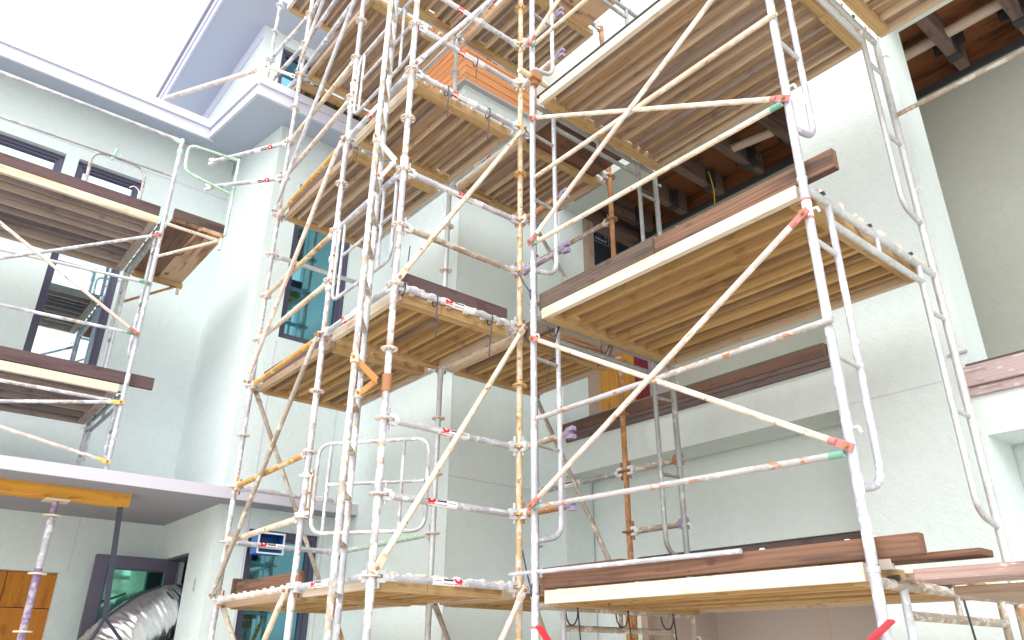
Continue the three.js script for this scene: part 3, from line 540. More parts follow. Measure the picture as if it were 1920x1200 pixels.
brace(off(P('S7', 8), 0.05, -0.05, 0.05), off(P('S6', 4), -0.05, 0.03, 0.05), T.dirty, 'grey brace with blue upper end behind the purple stub ledger', 'diagonal braces of the tower', { ca: M.bluep });
brace(off(P('S7', 0), 0.05, -0.05, 0.05), off(P('S6', -4), -0.05, 0.03, 0.05), T.cream, 'ochre brace descending beneath the lowest frame platform', 'diagonal braces of the tower');

// ------------------------------------------------------------------ plank platforms
function platform(name, x0, x1, z0, z1, top, along, label, group, o = {}) {
  const t = thing(name, V((x0 + x1) / 2, top - 0.08, (z0 + z1) / 2), label, 'plank platform', group);
  const D = o.depth ?? 0.075, cw = 0.075;
  const B = (a0, a1, c0, c1, y0, y1, ax) => along === 'x' ? box(a0, y0, c0, a1, y1, c1, ax ? 'z' : 'x') : box(c0, y0, a0, c1, y1, a1, ax ? 'x' : 'z');
  const [a0, a1, c0, c1] = along === 'x' ? [Math.min(x0, x1), Math.max(x0, x1), Math.min(z0, z1), Math.max(z0, z1)] : [Math.min(z0, z1), Math.max(z0, z1), Math.min(x0, x1), Math.max(x0, x1)];
  part(t, 'edge_board', B(a0, a1, c1 - 0.042, c1, top - D, top), o.edge ?? MW.edge); part(t, 'edge_board', B(a0, a1, c0, c0 + 0.042, top - D, top), o.old ? RIB2[0] : RIB[0]);
  const n = Math.round((c1 - c0 - 0.042) / (o.pitch ?? 0.112)), p = (c1 - c0 - 0.042) / n, W = o.old ? WD2 : o.gold ? WDG : WD, R = o.old ? RIB2 : o.gold ? RIBG : RIB;
  const ws = []; let tot = 0; for (let i = 0; i < n; i++) { const w = o.even ? 1 : rr(0.72, 1.3); ws.push(w); tot += w; }
  let s = c0 + 0.042;
  for (let i = 0; i < n; i++) {
    const p2 = ws[i] / tot * (c1 - c0 - 0.042), sag = rr(-0.004, 0.004), rw = rr(0.026, 0.042), slip = rnd() < 0.15 ? rr(0.01, 0.03) : 0;
    part(t, 'board', B(a0 + cw + 0.003 + slip, a1 - cw - 0.003, s + 0.003, s + p2 - rw - 0.004, top - 0.024 + sag, top - 0.004), W[Math.floor(rnd() * W.length)]);
    if (i < n - 1) part(t, 'rib', B(a0 + cw + 0.003, a1 - cw - 0.003, s + p2 - rw, s + p2 - rr(0.002, 0.007), top - D + rr(0.002, 0.02), top - 0.003), rnd() < 0.8 ? R[i % 2] : W[i % W.length]);
    s += p2;
  }
  const cuts = o.cuts ?? [0.64];
  for (const [b0, b1] of [[a0 - 0.001, a0 + cw], [a1 - cw, a1 + 0.001]]) {
    let c = c0 + 0.043; for (const f of [...cuts, 1]) { const e = c0 + 0.043 + (c1 - c0 - 0.086) * f; part(t, 'cleat', B(b0, b1, c, e - 0.004, top - D - 0.012, top - 0.006, true), o.old ? RIB2[0] : MW.cleat); c = e; }
  }
  if (o.hooks) for (let i = 0; i < 6; i++) { const s = c0 + (i + 0.6) / 6.4 * (c1 - c0); for (const e of [a0, a1]) part(t, 'hook', B(e === a0 ? e - 0.05 : e - 0.0, e === a0 ? e : e + 0.05, s, s + 0.034, top - 0.02, top + 0.022, true), i % 3 ? M.mortarw : M.mortar); }
  return t;
}
const lv = { 0: 'lowest', 4: 'second', 8: 'third', 12: 'top' };
for (const k of [0, 4, 8, 12]) {
  const y = H(k) + 0.012;
  platform('plank_platform', -5.37, -4.35, -3.53, -2.47, y, 'x', `plank platform between front and wall corner standards, ${lv[k]} level of the tower`, 'tower platforms', { hooks: 1, gold: k < 8, pitch: 0.118 });
  platform('plank_platform', -7.06, -5.53, -3.53, -2.54, y, 'x', `plank platform in the far left bay behind the ladder, ${lv[k]} level of the tower`, 'tower platforms', { hooks: 1, gold: k < 8, pitch: 0.118, edge: RIB[1] });
  platform('plank_platform', -5.37, -4.35, -4.71, -3.66, y, 'x', `plank platform in the rear bay beside the rust-yellow standard, ${lv[k]} level of the tower`, 'tower platforms', { hooks: 1, gold: k < 8, pitch: 0.118, edge: RIB[0] });
  part(scene.children[scene.children.length - 1], 'plywood_infill', box(-4.35, y - 0.045, -4.6, -3.78, y - 0.025, -3.72, 'z'), k % 8 ? MW.stain : MW.toered);
}
platform('plank_platform', -8.17, -7.2, -3.93, -2.5, H(12) + 0.012, 'x', 'plank platform beyond the far-left post over the upper roof edge, top level', 'tower platforms', { hooks: 1, pitch: 0.118 });
platform('plank_platform', -5.37, -4.35, -3.53, -2.47, H(16) + 0.012, 'x', 'highest plank platform glimpsed at the top edge between front and ladder-side posts', 'tower platforms', { pitch: 0.118 });
platform('plank_platform', -7.06, -5.53, -3.53, -2.54, H(16) + 0.012, 'x', 'highest plank platform glimpsed at the top edge, upper left bay', 'tower platforms', { pitch: 0.118 });
platform('plank_platform', -8.17, -7.2, -4.7, -2.5, H(16) + 0.012, 'x', 'highest plank platform glimpsed at the top edge above the roof', 'tower platforms', { pitch: 0.118 });
// toe boards: dark rough planks on edge
function toe(x0, y0, z0, x1, y1, z1, ax, mat, label, group) { return solo('toe_board', box(x0, y0, z0, x1, y1, z1, ax, 0.006), mat, label, 'toe board', group); }
for (const k of [4, 8, 12]) {
  const y = H(k) + 0.02;
  if (k === 4) toe(-4.40, y, -3.52, -4.36, y + 0.16, -2.5, 'z', MW.toeplum, `dark toe board along the front edge of the ${lv[k]} tower deck`, 'tower toe boards');
  toe(-7.05, y, -2.6, -5.55, y + 0.13, -2.56, 'x', MW.toeplum, `dark toe board behind the orange ledger of the ${lv[k]} tower deck, left bay`, 'tower toe boards');
  toe(-7.02, y, -3.55, -6.98, y + 0.17, -2.62, 'z', MW.toeplum, `dark toe board across the outer left end of the ${lv[k]} tower deck`, 'tower toe boards');
}
toe(-7.02, 2.07, -3.5, -6.98, 2.24, -2.55, 'z', MW.toe, 'white-streaked toe board in front of the lower left window', 'tower toe boards');
toe(-7.0, 2.07, -2.63, -5.7, 2.21, -2.58, 'x', MW.toered, 'white-dripped toe board standing on the left end of the lowest tower deck', 'tower toe boards');
toe(-4.25, 3.94, -3.66, -3.78, 4.1, -3.62, 'x', MW.toe, 'dark plank end between the rust-yellow standard and the straight white post', null);
toe(-4.22, 5.98, -3.7, -3.75, 6.14, -3.66, 'x', MW.toe, 'dark plank end above, beside the yellowish brace top', null);
toe(-4.22, 2.0, -3.75, -3.4, 2.13, -3.7, 'x', MW.toered, 'short brown plank behind the lowest white frame toe board', null);
toe(-4.22, 2.14, -3.95, -3.45, 2.2, -3.75, 'x', MW.toered, 'brown plank offcut lying on top at the left end of the lowest frame platform', null);

// ------------------------------------------------------------------ ladder, its brackets, gates
{
  const N = V(-4.29, 0, -2.155), F = V(-4.53, 0, -2.335);
  const t = thing('ladder', V(-4.4, 0, -2.25), 'tall paint-splashed steel ladder standing left of the thick front standard', 'ladder');
  for (const [p, m] of [[N, T.splash], [F, T.white]]) part(t, 'stile', tube(V(p.x, 0.2, p.z), V(p.x, 9.5, p.z), 0.021, 14), m);
  for (let y = 0.45; y < 9.3; y += 0.3) part(t, 'rung', bar(V(N.x, y, N.z), V(F.x, y, F.z), 0.032, 0.02), T.dirty);
  for (const [y, m] of [[3.35, M.orange], [5.16, M.mortarw]]) {
    const b = thing('ladder_bracket', V(-4.35, y, -2.3), m === M.orange ? 'rusty orange bracket holding the ladder to the front standard below the second deck' : 'white bracket holding the ladder to the front standard below the third deck', 'ladder bracket', 'ladder brackets');
    const s = S.S1, mid = V(s[0] - 0.02, y - 0.03, s[1] + 0.07);
    for (const [p, dy] of [[N, 0.08], [F, -0.07]]) { const c = V(p.x, y + dy, p.z); part(b, 'collar', tube(c.clone().add(V(0, -0.03, 0)), c.clone().add(V(0, 0.03, 0)), 0.03, 12), m === M.orange ? M.mortar : m); part(b, 'bolt', tube(c.clone().add(V(0.02, 0, 0.02)), c.clone().add(V(0.045, 0, 0.045)), 0.011, 8), M.orange); part(b, 'arm', bar(c, mid, 0.012, 0.05), m); }
    part(b, 'clamp', tube(V(s[0], y - 0.1, s[1]), V(s[0], y + 0.02, s[1]), 0.034, 14), m === M.orange ? M.rustp : M.clamp);
  }
}
function gate(o0, dir, w, y0, y1, label, mat) {
  const g = thing('safety_gate', V(o0.x, y0, o0.z), label, 'safety gate', 'tower safety gates'), d = dir.clone().normalize();
  const at = (u, y) => V(o0.x + d.x * u, y, o0.z + d.z * u), a = 0.08;
  part(g, 'outer_tube', pipe(rounded([at(a, y0), at(w, y0), at(w, y1), at(a, y1)], 0.11, true), 0.015, 10, false), mat);
  part(g, 'mid_rail', tube(at(a + 0.1, (y0 + y1) / 2 + 0.02), at(w - 0.02, (y0 + y1) / 2 + 0.02), 0.013, 10), mat);
  for (const u of [a + 0.1, w - 0.2]) part(g, 'bar', tube(at(u, y0), at(u, y1), 0.013, 10), mat);
  const h = part(g, 'hinge_plate', bar(at(0.045, y0 + 0.16), at(0.045, y0 + 0.48), 0.035, 0.012, d), M.mortar);
  for (const y of [y0 + 0.18, y0 + 0.3, y0 + 0.45]) part(h, 'bolt', tube(at(0.045, y).add(V(0.01, 0, 0.012)), at(0.045, y).add(V(0.02, 0, 0.03)), 0.009, 8), M.rustp);
  for (const y of [y0 + 0.15, y0 + 0.44]) part(g, 'clamp', [tube(at(-0.0, y - 0.02), at(-0.0, y + 0.02), 0.034, 14), bar(at(0.0, y), at(0.06, y), 0.03, 0.025), tube(at(-0.06, y), at(0, y), 0.01, 8)], M.clamp);
  return g;
}
gate(V(-5.448, 0, -2.43), V(0.78, 0, -0.6), 0.98, 2.44, 3.12, 'open safety gate swung in above the lowest tower deck, behind the ladder', T.white);
gate(V(-5.448, 0, -2.43), V(1, 0, 0.01), 1.05, 4.33, 5.08, 'closed safety gate above the second tower deck beside the ladder', T.bright);
gate(V(-5.448, 0, -2.43), V(1, 0, 0.01), 1.12, 6.28, 6.98, 'closed safety gate above the third tower deck beside the ladder', T.bright);

// ------------------------------------------------------------------ walk-through frames
const FX = { L: -3.69, R: -1.56 }, ZF = -3.22, ZB = -4.74, FH = 1.935;
function frame(x, zf, zb, y0, h, label, group, mats, o = {}) { // frame standing in the plane x = const (or z = const with o.alongX)
  const Q = (u, y) => o.alongX ? V(zf + (zb - zf) * u, y, x) : V(x, y, zf + (zb - zf) * u), W = Math.abs(zb - zf), iu = 0.235 / W;
  const t = thing('frame_scaffold', Q(0.5, y0), label, 'scaffold frame', group), y1 = y0 + h, r = 0.0235;
  part(t, 'post', tube(Q(0, y0), Q(0, y1 + 0.02), r, 18), mats[0]); part(t, 'post', tube(Q(1, y0), Q(1, y1 + 0.02), r, 18), mats[1]);
  part(t, 'header', tube(Q(0.016, y1 - 0.05), Q(1 - 0.016, y1 - 0.05), 0.0215, 14), mats[2]);
  part(t, 'lower_rail', tube(Q(iu, y1 - 0.17), Q(1 - iu, y1 - 0.17), 0.0195, 14), mats[2]);
  for (const [s, m] of [[0, mats[0]], [1, mats[1]]]) {
    const u = (k) => s ? 1 - k : k, jb = o.leg ?? 0.38;
    part(t, 'inner_leg', pipe(rounded([Q(u(iu), y1 - 0.06), Q(u(iu), y0 + jb), Q(u(0.012), y0 + jb - 0.045)], 0.12), 0.0185, 14), m);
    for (const ry of [0.3, 0.62]) part(t, 'rung', tube(Q(u(0.014), y0 + jb + h * ry), Q(u(iu), y0 + jb + h * ry - 0.01), 0.014, 10), mats[3] ?? mats[2]);
    for (const ry of [0.31, 0.9]) part(t, 'brace_lock', [bar(Q(u(0), y0 + h * ry), Q(u(0), y0 + h * ry).add(o.alongX ? V(0.0, 0, 0.05) : V(0.05, 0, 0)), 0.009, 0.009), bar(Q(u(0), y0 + h * ry).add(o.alongX ? V(0, 0, 0.05) : V(0.05, 0, 0)), Q(u(0), y0 + h * ry).add(o.alongX ? V(0, -0.03, 0.06) : V(0.06, -0.03, 0)), 0.008, 0.012)], M.clamp);
    part(t, 'coupling_collar', tube(Q(u(0), y1 - 0.012), Q(u(0), y1 + 0.012), r + 0.003, 16), m);
  }
  for (let i = 0; i < 8; i++) { const u = 0.1 + i * 0.11; part(t, 'plank_hook', bar(Q(u, y1 - 0.03).add(V(0, 0, 0)), Q(u + 0.016, y1 - 0.02), 0.05, 0.02), i % 3 ? M.mortar : M.plate); }
  part(t, 'stiffener', tube(Q(0.5, y1 - 0.17), Q(0.5, y1 - 0.05), 0.014, 10), mats[2]);
  return t;
}
const lvn = ['ground', 'first', 'second', 'third'], cp = (y) => y;
for (let i = 0; i < 4; i++) {
  const y = i * FH + 0.015;
  frame(FX.L, ZF, ZB, y, FH, `left white end frame of the right scaffold, ${['below the lowest platform', 'between lowest and middle platform', 'between middle and top platform', 'above the top platform'][i]}`, 'white frames of the right scaffold', [T.bright, i ? T.grey : T.dirty, i ? T.grey : T.dirty]);
  frame(FX.R, ZF, ZB, y, FH, `right white end frame of the right scaffold, ${['below the lowest platform', 'between lowest and middle platform', 'between middle and top platform', 'above the top platform'][i]}`, 'white frames of the right scaffold', [T.bright, i ? T.galv : T.dirty, i ? T.galv : T.dirty], {});
}
const tops = [1.985, 3.89, 5.825];
['lowest', 'middle', 'topmost'].forEach((n, i) => platform('plank_platform', -3.63, -1.615, -4.69, -3.245, tops[i], 'x', `${n} wide plank platform of the white frame scaffold on the right`, 'frame platforms', { pitch: i < 2 ? 0.125 : 0.108, cuts: [0.36, 0.68], hooks: 1, gold: i < 2 }));
platform('plank_platform', -1.5, 0.62, -4.69, -3.245, tops[2], 'x', 'plank platform at the top right edge beyond the right white post', 'frame platforms', { pitch: 0.118, cuts: [0.36, 0.68] });
solo('edge_strip', box(-3.66, 5.828, -3.262, -1.6, 5.846, -3.24, 'x'), M.black, 'thin black strip along the edge of the topmost frame platform', 'edge strip');
toe(-3.68, 3.905, -3.31, -2.6, 4.035, -3.265, 'x', MW.toe, 'weathered dark toe board, left piece on the middle frame platform', null);
toe(-2.596, 3.9, -3.315, -1.4, 4.02, -3.268, 'x', MW.toered, 'weathered reddish toe board jutting past the right post on the middle frame platform', null);
toe(-3.67, 1.998, -3.315, -1.37, 2.085, -3.265, 'x', MW.toered, 'long weathered toe board on the lowest frame platform', null);
toe(-1.9, 1.99, -3.52, -1.2, 2.02, -3.4, 'x', MW.toered, 'broken brown plank poking out past the right post behind the lowest toe board', null);
solo('painted_plank', box(-1.43, 1.898, -3.52, 1.5, 1.945, -3.28, 'x', 0.004), wood([0.44, 0.31, 0.27], [0.3, 0.19, 0.165], [0.16, 0.1, 0.09], { k: 40, white: 0.1 }), 'reddish plank with green paint at the right edge of the lowest platform', 'plank', 'planks at lower right');
solo('dark_plank', box(-1.4, 1.86, -4.5, 1.5, 1.894, -3.56, 'x', 0.004), WD[0], 'dark rough plank under the reddish one at the lower right edge', 'plank', 'planks at lower right');
// cross braces and guard rails of the frame scaffold
for (const [i, cl] of [[1, T.pink], [2, T.pink], [3, T.cream]]) {
  const b = i * FH, z = ZF + 0.035, n = ['', 'lowest', 'middle', 'topmost'][i];
  brace(V(FX.L + 0.03, b + 0.56, z + 0.02), V(FX.R, b + 1.72, z + 0.02), cl, `pinkish cross brace rising to the right above the ${n} frame platform`, 'cross braces of the right scaffold', { r: 0.0165, e: 0.07, ca: M.red, cb: M.red });
  brace(V(FX.L + 0.03, b + 1.72, z), V(FX.R, b + 0.53, z), T.cream, `cream cross brace falling to the right above the ${n} frame platform`, 'cross braces of the right scaffold', { r: 0.0165, e: 0.07, ca: M.red, cb: M.red });
  tubeThing('guard_rail', V(FX.L + 0.05, b + 1.13, ZF + 0.03), V(FX.R + 0.04, b + 1.13, ZF + 0.03), i === 1 ? T.rustspot : T.cream, `${i === 1 ? 'grey rust-patched' : 'pale'} upper guard rail across the front above the ${n} frame platform`, 'guard rail', 'guard rails of the right scaffold', { heads: false, r: 0.0165 });
  const g = tubeThing('guard_rail', V(FX.L + 0.03, b + 0.55, ZF + 0.03), V(FX.R - 0.02, b + (i === 1 ? 0.5 : 0.51), ZF + 0.03), i === 1 ? T.rustspot : T.cream, `${i === 1 ? 'rust-patched' : 'cream'} lower guard rail across the front above the ${n} frame platform`, 'guard rail', 'guard rails of the right scaffold', { heads: false, r: 0.0165 });
  for (const [x0, x1] of [[FX.L + 0.03, FX.L + 0.1], [FX.R - 0.09, FX.R - 0.02]]) part(g, 'painted_end', tube(V(x0, b + 0.55 - (x0 > -2 ? (i === 1 ? 0.048 : 0.038) : 0), ZF + 0.03), V(x1, b + 0.55 - (x0 > -2 ? (i === 1 ? 0.05 : 0.04) : 0), ZF + 0.03), 0.0175, 12), M.green);
}
tubeThing('guard_rail', V(-3.93, 2.098, ZF + 0.005), V(-2.2, 2.085, ZF - 0.02), T.bright, 'white tube lying along the top of the lowest frame toe board', 'guard rail', null, { heads: false, r: 0.013 });
tubeThing('guard_rail', V(FX.R + 0.03, 5.08, ZB + 0.03), V(0.6, 5.085, ZB + 0.03), T.dirty, 'stained tube running right from the rear right post across the dark balcony opening', 'guard rail', null, { heads: false, r: 0.0165 });
tubeThing('guard_rail', V(-1.3, 2.06, -4.3), V(0.5, 2.1, -4.3), T.ochre, 'orange tube end at the right edge above the reddish plank', 'guard rail', null, { heads: false, r: 0.018 });
tubeThing('tie_tube', V(-3.66, 6.02, -3.05), V(-3.66, 6.02, -3.72), T.cream, 'short cream tube clamped across the white post at the topmost platform', 'scaffold tube', null, { heads: false, r: 0.0243 });
solo('coupler', [tube(V(-3.665, 5.95, -3.22), V(-3.665, 6.09, -3.22), 0.036, 12), bar(V(-3.64, 6.02, -3.26), V(-3.64, 6.02, -3.16), 0.06, 0.07)], M.rustp, 'rusty coupler on the straight white post at the topmost platform', 'coupler');
for (const [x, y, w] of [[FX.R, 3.7, 0], [FX.L, 1.72, 1]]) {
  const t = thing('post_label', V(x, y, ZF), x === FX.R ? 'red edged printed label wrapped round the right white post' : 'red edged label near the foot of the straight white post', 'label', 'post labels');
  part(t, 'sleeve', tube(V(x, y - 0.05, ZF), V(x, y + 0.05, ZF), 0.0247, 18), M.mortarw); for (const dy of [-0.055, 0.055]) part(t, 'red_band', tube(V(x, y + dy - 0.008, ZF), V(x, y + dy + 0.008, ZF), 0.025, 18), M.red);
}
solo('brace_end', [bar(V(-3.6, 1.78, ZF + 0.05), V(-3.42, 1.6, ZF + 0.05), 0.012, 0.05, Z1)], M.scarlet, 'bright red flat brace end beside the foot of the straight white post', 'brace end', 'red brace ends at the bottom');
solo('brace_end', [bar(V(-1.78, 1.55, ZF + 0.05), V(-1.5, 1.75, ZF + 0.05), 0.012, 0.05, Z1)], M.scarlet, 'bright red flat brace end crossing the right white post at the bottom', 'brace end', 'red brace ends at the bottom');

// ------------------------------------------------------------------ frame scaffold on the left canopy
{
  const XA = -7.78, XB = -9.3, Z0 = -1.49, Z2 = 0.65, ba = 3.14;
  for (const [z, n] of [[Z0, 'right'], [Z2, 'left']]) for (const [y, h, w] of [[ba, 0.87, 'below its lower platform'], [4.01, FH, 'between its two platforms'], [5.945, 1.0, 'above its upper platform']]) {
    if (n === 'left') continue;
    if (h > 0.95 && h < 1.1) continue;
    frame(z, XA, XB, y, h, `white end frame of the left wing scaffold, ${w}`, 'frames of the left wing scaffold', [T.bright, T.galv, T.grey], { alongX: true, leg: h < 1 ? 0.2 : 0.38 });
  }
  const gp = tubeThing('guard_post', V(XA, 5.95, Z0), V(XA, 6.98, Z0), T.bright, 'white guard post with green latches rising above the upper left platform', 'guard post', null, { heads: false, r: 0.0243 });
  part(gp, 'latch', [tube(V(XA, 6.78, Z0), V(XA, 6.84, Z0), 0.03, 12), bar(V(XA, 6.93, Z0), V(XA, 6.95, Z0 + 0.09), 0.03, 0.05)], M.mintp);
  platform('plank_platform', XB + 0.03, XA - 0.04, Z0 + 0.05, Z2 + 1.5, 5.955, 'z', 'upper weathered plank platform of the left wing scaffold', 'left wing platforms', { old: 1, pitch: 0.15, depth: 0.085 });
  platform('plank_platform', XB + 0.03, XA - 0.04, Z0 + 0.05, Z2 + 1.5, 4.03, 'z', 'lower weathered plank platform of the left wing scaffold', 'left wing platforms', { old: 1, pitch: 0.15, depth: 0.085 });
  toe(XA - 0.1, 5.97, Z0 + 0.05, XA - 0.055, 6.09, 2.1, 'z', MW.toeplum, 'dark plum toe board on the upper left wing platform', 'left wing toe boards');
  toe(XA - 0.1, 4.045, Z0 - 0.26, XA - 0.055, 4.17, 2.1, 'z', MW.toeplum, 'dark plum toe board jutting past the post on the lower left wing platform', 'left wing toe boards');
  // bracket platform at the end
  const bp = thing('bracket_platform', V(-8.5, 5.9, -1.85), 'rust-stained plywood bracket platform at the end of the upper left wing deck', 'plank platform');
  for (const [z0, z1, m] of [[-1.56, -1.7, MW.toered], [-1.705, -1.83, MW.toered], [-1.835, -2.12, MW.stain]]) part(bp, 'board', box(-9.25, 5.9, z1, -7.72, 5.945, z0, 'x'), m);
  part(bp, 'toe_board', box(-7.76, 5.95, -2.12, -7.72, 6.06, -1.56, 'z'), MW.toe); part(bp, 'toe_board', box(-9.25, 5.84, -2.14, -9.19, 5.9, -1.56, 'z'), MW.cleat);
  for (const x of [-7.75, -9.22]) { part(bp, 'bracket_arm', tube(V(x, 5.86, -1.5), V(x, 5.86, -2.1), 0.018, 10), x > -8 ? T.cream : T.rust); part(bp, 'bracket_strut', tube(V(x, 5.45, -1.5), V(x, 5.86, -2.08), 0.016, 10), x > -8 ? T.cream : T.rust); part(bp, 'bracket_pin', tube(V(x, 5.75, -2.1), V(x, 5.92, -2.1), 0.02, 10), T.pink); }
  const gg = thing('guard_gate', V(-7.7, 5.95, -1.85), 'mint green tubular guard panel at the end of the upper left wing deck', 'guard rail');
  part(gg, 'rail_tube', pipe(rounded([V(-7.7, 6.46, -2.12), V(-7.7, 6.54, -1.56), V(-7.7, 6.9, -1.55), V(-7.7, 6.94, -2.12)], 0.1), 0.017, 10), T.mint);
  part(gg, 'post', tube(V(-7.7, 5.92, -2.12), V(-7.7, 6.96, -2.12), 0.018, 12), T.mint);
  const ar = thing('guard_arch', V(-9.2, 5.96, -1.1), 'rusty tubular guard arch in front of the upper left windows', 'guard rail');
  part(ar, 'arch_tube', pipe(rounded([V(-9.24, 5.97, -0.84), V(-9.24, 7.36, -0.8), V(-9.24, 7.36, -1.43), V(-9.24, 5.97, -1.45)], 0.18), 0.02, 12), T.rustspot);
  part(ar, 'clip', [bar(V(-9.24, 7.3, -1.02), V(-9.2, 7.46, -1.05), 0.03, 0.03), bar(V(-9.24, 7.36, -1.0), V(-9.24, 7.4, -1.12), 0.02, 0.04)], M.mintp);
  tubeThing('guard_rail', V(XA, 6.955, Z0), V(XA, 6.9, 2.2), T.bright, 'white top rail of the left wing scaffold under the eave', 'guard rail', 'left wing rails', { heads: false, r: 0.019 });
  tubeThing('guard_rail', V(XA, 6.47, Z0), V(XA, 6.39, 2.2), T.grey, 'thin grey mid rail of the left wing scaffold across the upper windows', 'guard rail', 'left wing rails', { heads: false, r: 0.0125 });
  const r3 = (y0, y1, X, m, l, ca) => brace(V(X, y0, Z0 + 0.02), V(X, y1, Z2), m, l, 'left wing braces', { r: 0.0165, e: 0.07, side: X1, ca, cb: ca });
  r3(5.70, 4.46, XA + 0.04, T.white, 'white cross brace falling left below the upper left platform', M.red); r3(4.55, 5.72, XA + 0.05, T.pink, 'pinkish cross brace rising left below the upper left platform', M.red);
  r3(5.125, 5.0, XA + 0.03, T.galv, 'thin rail below the upper left platform, upper of two', M.green); r3(4.55, 4.49, XA + 0.03, T.white, 'pale rail below the upper left platform, lower of two', M.green);
  r3(3.835, 3.815, XA + 0.03, T.white, 'white rail just under the lower left platform', M.green); r3(3.83, 3.4, XA + 0.05, T.white, 'white cross brace falling left under the lower left platform', M.yellowp); r3(3.25, 3.64, XA + 0.05, T.pink, 'pinkish cross brace with yellow end above the canopy edge', M.yellowp);
  r3(3.46, 3.43, XB, T.dirty, 'dirty rail behind, low above the canopy', null);
  solo('wire_hook', pipe(rounded([V(-7.86, 5.98, -1.2), V(-7.86, 6.2, -1.2), V(-7.86, 6.24, -1.14), V(-7.86, 6.2, -1.1)], 0.03), 0.007, 6), M.clamp, 'thin bent wire rising from the upper left toe board', 'wire');
}
// shoring under the canopy
solo('timber_beam', box(-8.06, 2.9, -1.79, -7.93, 3.02, 3, 'z', 0.004), MW.beam, 'yellow timber beam propped under the grey canopy', 'timber beam');
{
  const t = thing('shoring_prop', V(-8.0, 0, -1.18), 'purple-splashed adjustable steel prop under the timber beam', 'shoring prop');
  part(t, 'outer_tube', tube(V(-8, 0, -1.18), V(-8, 2.3, -1.18), 0.032, 16), T.purple); part(t, 'inner_tube', tube(V(-8, 2.3, -1.18), V(-8, 2.88, -1.18), 0.024, 16), T.white);
  part(t, 'head_plate', box(-8.1, 2.885, -1.28, -7.9, 2.898, -1.08), M.mortar); part(t, 'neck', tube(V(-8, 2.74, -1.18), V(-8, 2.886, -1.18), 0.026, 14), T.purple);
  for (const y of [2.75, 2.25, 1.78]) part(t, 'collar', tube(V(-8, y, -1.18), V(-8, y + 0.014, -1.18), 0.075, 20), M.mortar);
  const pw = [[2.25, 2.0, T.purple], [2.72, 2.32, T.white]]; for (const [a, b, m] of pw) part(t, 'paint_patch', tube(V(-8, a, -1.18), V(-8, b, -1.18), 0.0335, 16), m);
}
// foil duct out of the doorway, held by a strap
{
  const pts = rounded([V(-8.95, 2.1, -3.3), V(-8.86, 2.17, -2.7), V(-8.74, 1.95, -2.2), V(-8.65, 1.45, -1.85), V(-8.6, 0.6, -1.7)], 0.5, false, 18);
  const cr = new THREE.CatmullRomCurve3([V(-8.95, 2.02, -3.4), V(-8.86, 2.06, -2.75), V(-8.74, 1.86, -2.25), V(-8.66, 1.4, -1.88), V(-8.6, 0.5, -1.75)]);
  const g = new THREE.TubeGeometry(cr, 260, 0.27, 48, false), p = g.attributes.position, n = g.attributes.normal;
  for (let i = 0; i < p.count; i++) { const s = Math.floor(i / 49), j = i % 49, k = 0.0012 * Math.sin(s * 0.8) + 0.035 * (fbm(s / 261, (j % 48) / 48, 40, 16, 4) - 0.5) + 0.01 * (vn(s * 0.7, (j % 48) / 3, 64, 16) - 0.5); p.setXYZ(i, p.getX(i) + n.getX(i) * k, p.getY(i) + n.getY(i) * k, p.getZ(i) + n.getZ(i) * k); }
  g.computeVertexNormals();
  solo('foil_duct', g, plain(0.82, 0.82, 0.84, 0.34, 1), 'crinkled silver foil duct bulging out of the lower left doorway', 'air duct');
  const s = thing('strap', V(-7.98, 2, -1.72), 'black strap hanging from the timber beam end and looped round the silver duct', 'strap');
  part(s, 'webbing', [bar(V(-7.98, 2.92, -1.72), V(-8.28, 1.92, -1.86), 0.05, 0.006, V(1, 0, 0.3))], M.tie);
  part(s, 'loop', pipe(rounded([V(-8.28, 1.92, -1.86), V(-8.38, 2.14, -2.12), V(-8.62, 2.26, -2.4)], 0.2), 0.014, 8), M.tie);
  part(s, 'loop', pipe(rounded([V(-8.28, 1.93, -1.86), V(-8.34, 1.6, -1.75), V(-8.45, 1.3, -1.6)], 0.2), 0.016, 8), M.tie); part(s, 'loop', pipe(rounded([V(-8.28, 1.93, -1.86), V(-8.34, 1.75, -2.05), V(-8.45, 1.45, -2.35)], 0.2), 0.016, 8), M.tie);
}
// blue box hung on the white ledger before the lower left window
{
  const b = thing('blue_box', V(-7.62, 2.55, -3.05), 'open blue box with a white rim hung before the lower left window', 'box'), x0 = -7.7, x1 = -7.52, z0 = -3.2, z1 = -2.93, y0 = 2.54, y1 = 2.74;
  part(b, 'back_panel', box(x0, y0, z0, x0 + 0.01, y1, z1, 'z'), M.bluebox); part(b, 'side_panel', box(x0 + 0.01, y0, z1 - 0.01, x1, y1, z1, 'x'), M.bluebox); part(b, 'side_panel', box(x0 + 0.01, y0, z0, x1, y1, z0 + 0.01, 'x'), M.bluebox); part(b, 'bottom_panel', box(x0 + 0.01, y0, z0 + 0.01, x1, y0 + 0.01, z1 - 0.01, 'x'), M.bluebox); part(b, 'top_panel', [box(x0 + 0.01, y1 - 0.01, z0 + 0.01, x1, y1, z1 - 0.01, 'x')], M.bluebox);
  part(b, 'rim', [box(x1, y0 - 0.004, z1 - 0.012, x1 + 0.006, y1 + 0.004, z1 + 0.004, 'y'), box(x1, y0 - 0.004, z0 - 0.004, x1 + 0.006, y1 + 0.004, z0 + 0.012, 'y'), box(x1, y1 - 0.012, z0 + 0.012, x1 + 0.006, y1 + 0.004, z1 - 0.012, 'z'), box(x1, y0 - 0.004, z0 + 0.012, x1 + 0.006, y0 + 0.012, z1 - 0.012, 'z')], M.boxrim);
}
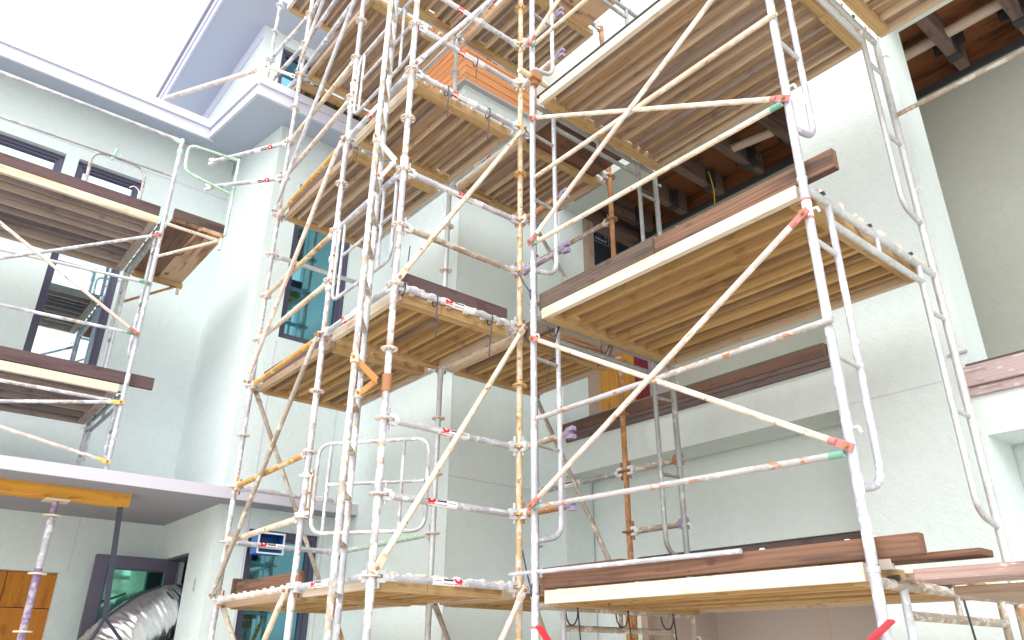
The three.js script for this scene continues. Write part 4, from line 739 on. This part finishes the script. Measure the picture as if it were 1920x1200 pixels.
// cable ties
function tie(c, axis, r, tail, label, mat = M.tie) {
  const t = thing('cable_tie', c, label, 'cable tie', 'black cable ties'), u = axis === 'z' ? V(1, 0, 0) : V(0, 0, 1), pts = [];
  for (let i = 0; i <= 12; i++) { const a = i / 12 * Math.PI * 2; pts.push(c.clone().addScaledVector(u, Math.cos(a) * r).add(V(0, Math.sin(a) * r * 1.5 - r * 0.4, 0))); }
  part(t, 'loop', pipe(pts, 0.005, 6, false), mat);
  const s = c.clone().addScaledVector(u, r); part(t, 'tail', pipe(rounded([s, s.clone().lerp(tail, 0.5).add(V(0.01, -0.01, 0.01)), tail], 0.1), 0.005, 6), mat);
}
const tieAt = (k, f, dy, l) => tie(P('S1', k).lerp(P('S2', k), f), 'z', 0.034, P('S1', k).lerp(P('S2', k), f).add(V(0.03, dy, -0.02 + f * 0.06)), l);
tieAt(4, 0.3, -0.32, 'black cable tie with long tail, left one under the second tower deck ledger'); tieAt(4, 0.74, -0.34, 'black cable tie with long tail, right one under the second tower deck ledger');
tieAt(8, 0.3, -0.32, 'black cable tie with long tail, left one under the third tower deck ledger'); tieAt(8, 0.68, -0.32, 'black cable tie with long tail, right one under the third tower deck ledger');
tieAt(9, 0.55, -0.22, 'black cable tie hanging from the white ledger above the third tower deck'); tieAt(4, 0.06, 0.34, 'black cable tie standing upright beside the front standard at the second deck');
tie(V(-3.69, 3.86, ZF - 0.2), 'z', 0.06, V(-3.72, 3.4, ZF - 0.15), 'black cable tie hanging at the left corner of the middle frame platform'); tie(V(-3.69, 3.84, ZF - 0.75), 'z', 0.06, V(-3.75, 3.65, ZF - 0.7), 'black cable tie halfway along the left end of the middle frame platform');
[[0.28, 'nearest'], [0.74, 'middle'], [1.2, 'farthest']].forEach(([d, n]) => tie(V(-3.66, 1.9, ZF - d), 'z', 0.055, V(-3.6, 1.5, ZF - d - 0.03), `black cable tie dangling below the lowest frame platform, ${n} of three`));
tie(V(-3.69, 4.03, ZF), 'x', 0.035, V(-4.2, 4.5, -3.5), 'black tie stretched from the straight white post up to the purple stub'); tie(V(-3.69, 2.0, ZF), 'x', 0.035, V(-4.2, 2.3, -3.55), 'black tie stretched from the straight white post at the lowest platform');

// mortar droppings on the canopy edge and toe boards
{
  const list = [];
  for (let i = 0; i < 26; i++) {
    const x = -3.6 + rnd() * 2.1, y = i % 2 ? 2.087 : x > -2.596 ? 4.021 : 4.036, g = new THREE.IcosahedronGeometry(1, 1);
    g.scale(rr(0.012, 0.03), rr(0.004, 0.01), rr(0.008, 0.018)); g.translate(x, y, -3.29); list.push(g);
  }
  solo('mortar_droppings', list, M.mortarw, 'small pale mortar droppings along the tops of the frame toe boards', 'mortar').userData.kind = 'stuff';
}
solo('wire', pipe(rounded([V(-1.5, 1.86, -3.9), V(-1.49, 1.6, -3.92), V(-1.42, 1.2, -3.9), V(-1.36, 0.9, -3.95)], 0.2), 0.005, 6), M.tie, 'thin dark wire dangling from the right frame below the lowest platform', 'wire');
solo('cord', pipe(rounded([V(-4.27, 4.5, -2.38), V(-4.25, 4.3, -2.36), V(-4.3, 4.2, -2.38)], 0.08), 0.006, 6), M.wire, 'short grey cord hanging from the front post above the second tower deck', 'cord');

scene.traverse((o) => { delete o.userData.at; });
renderer.render(scene, camera);
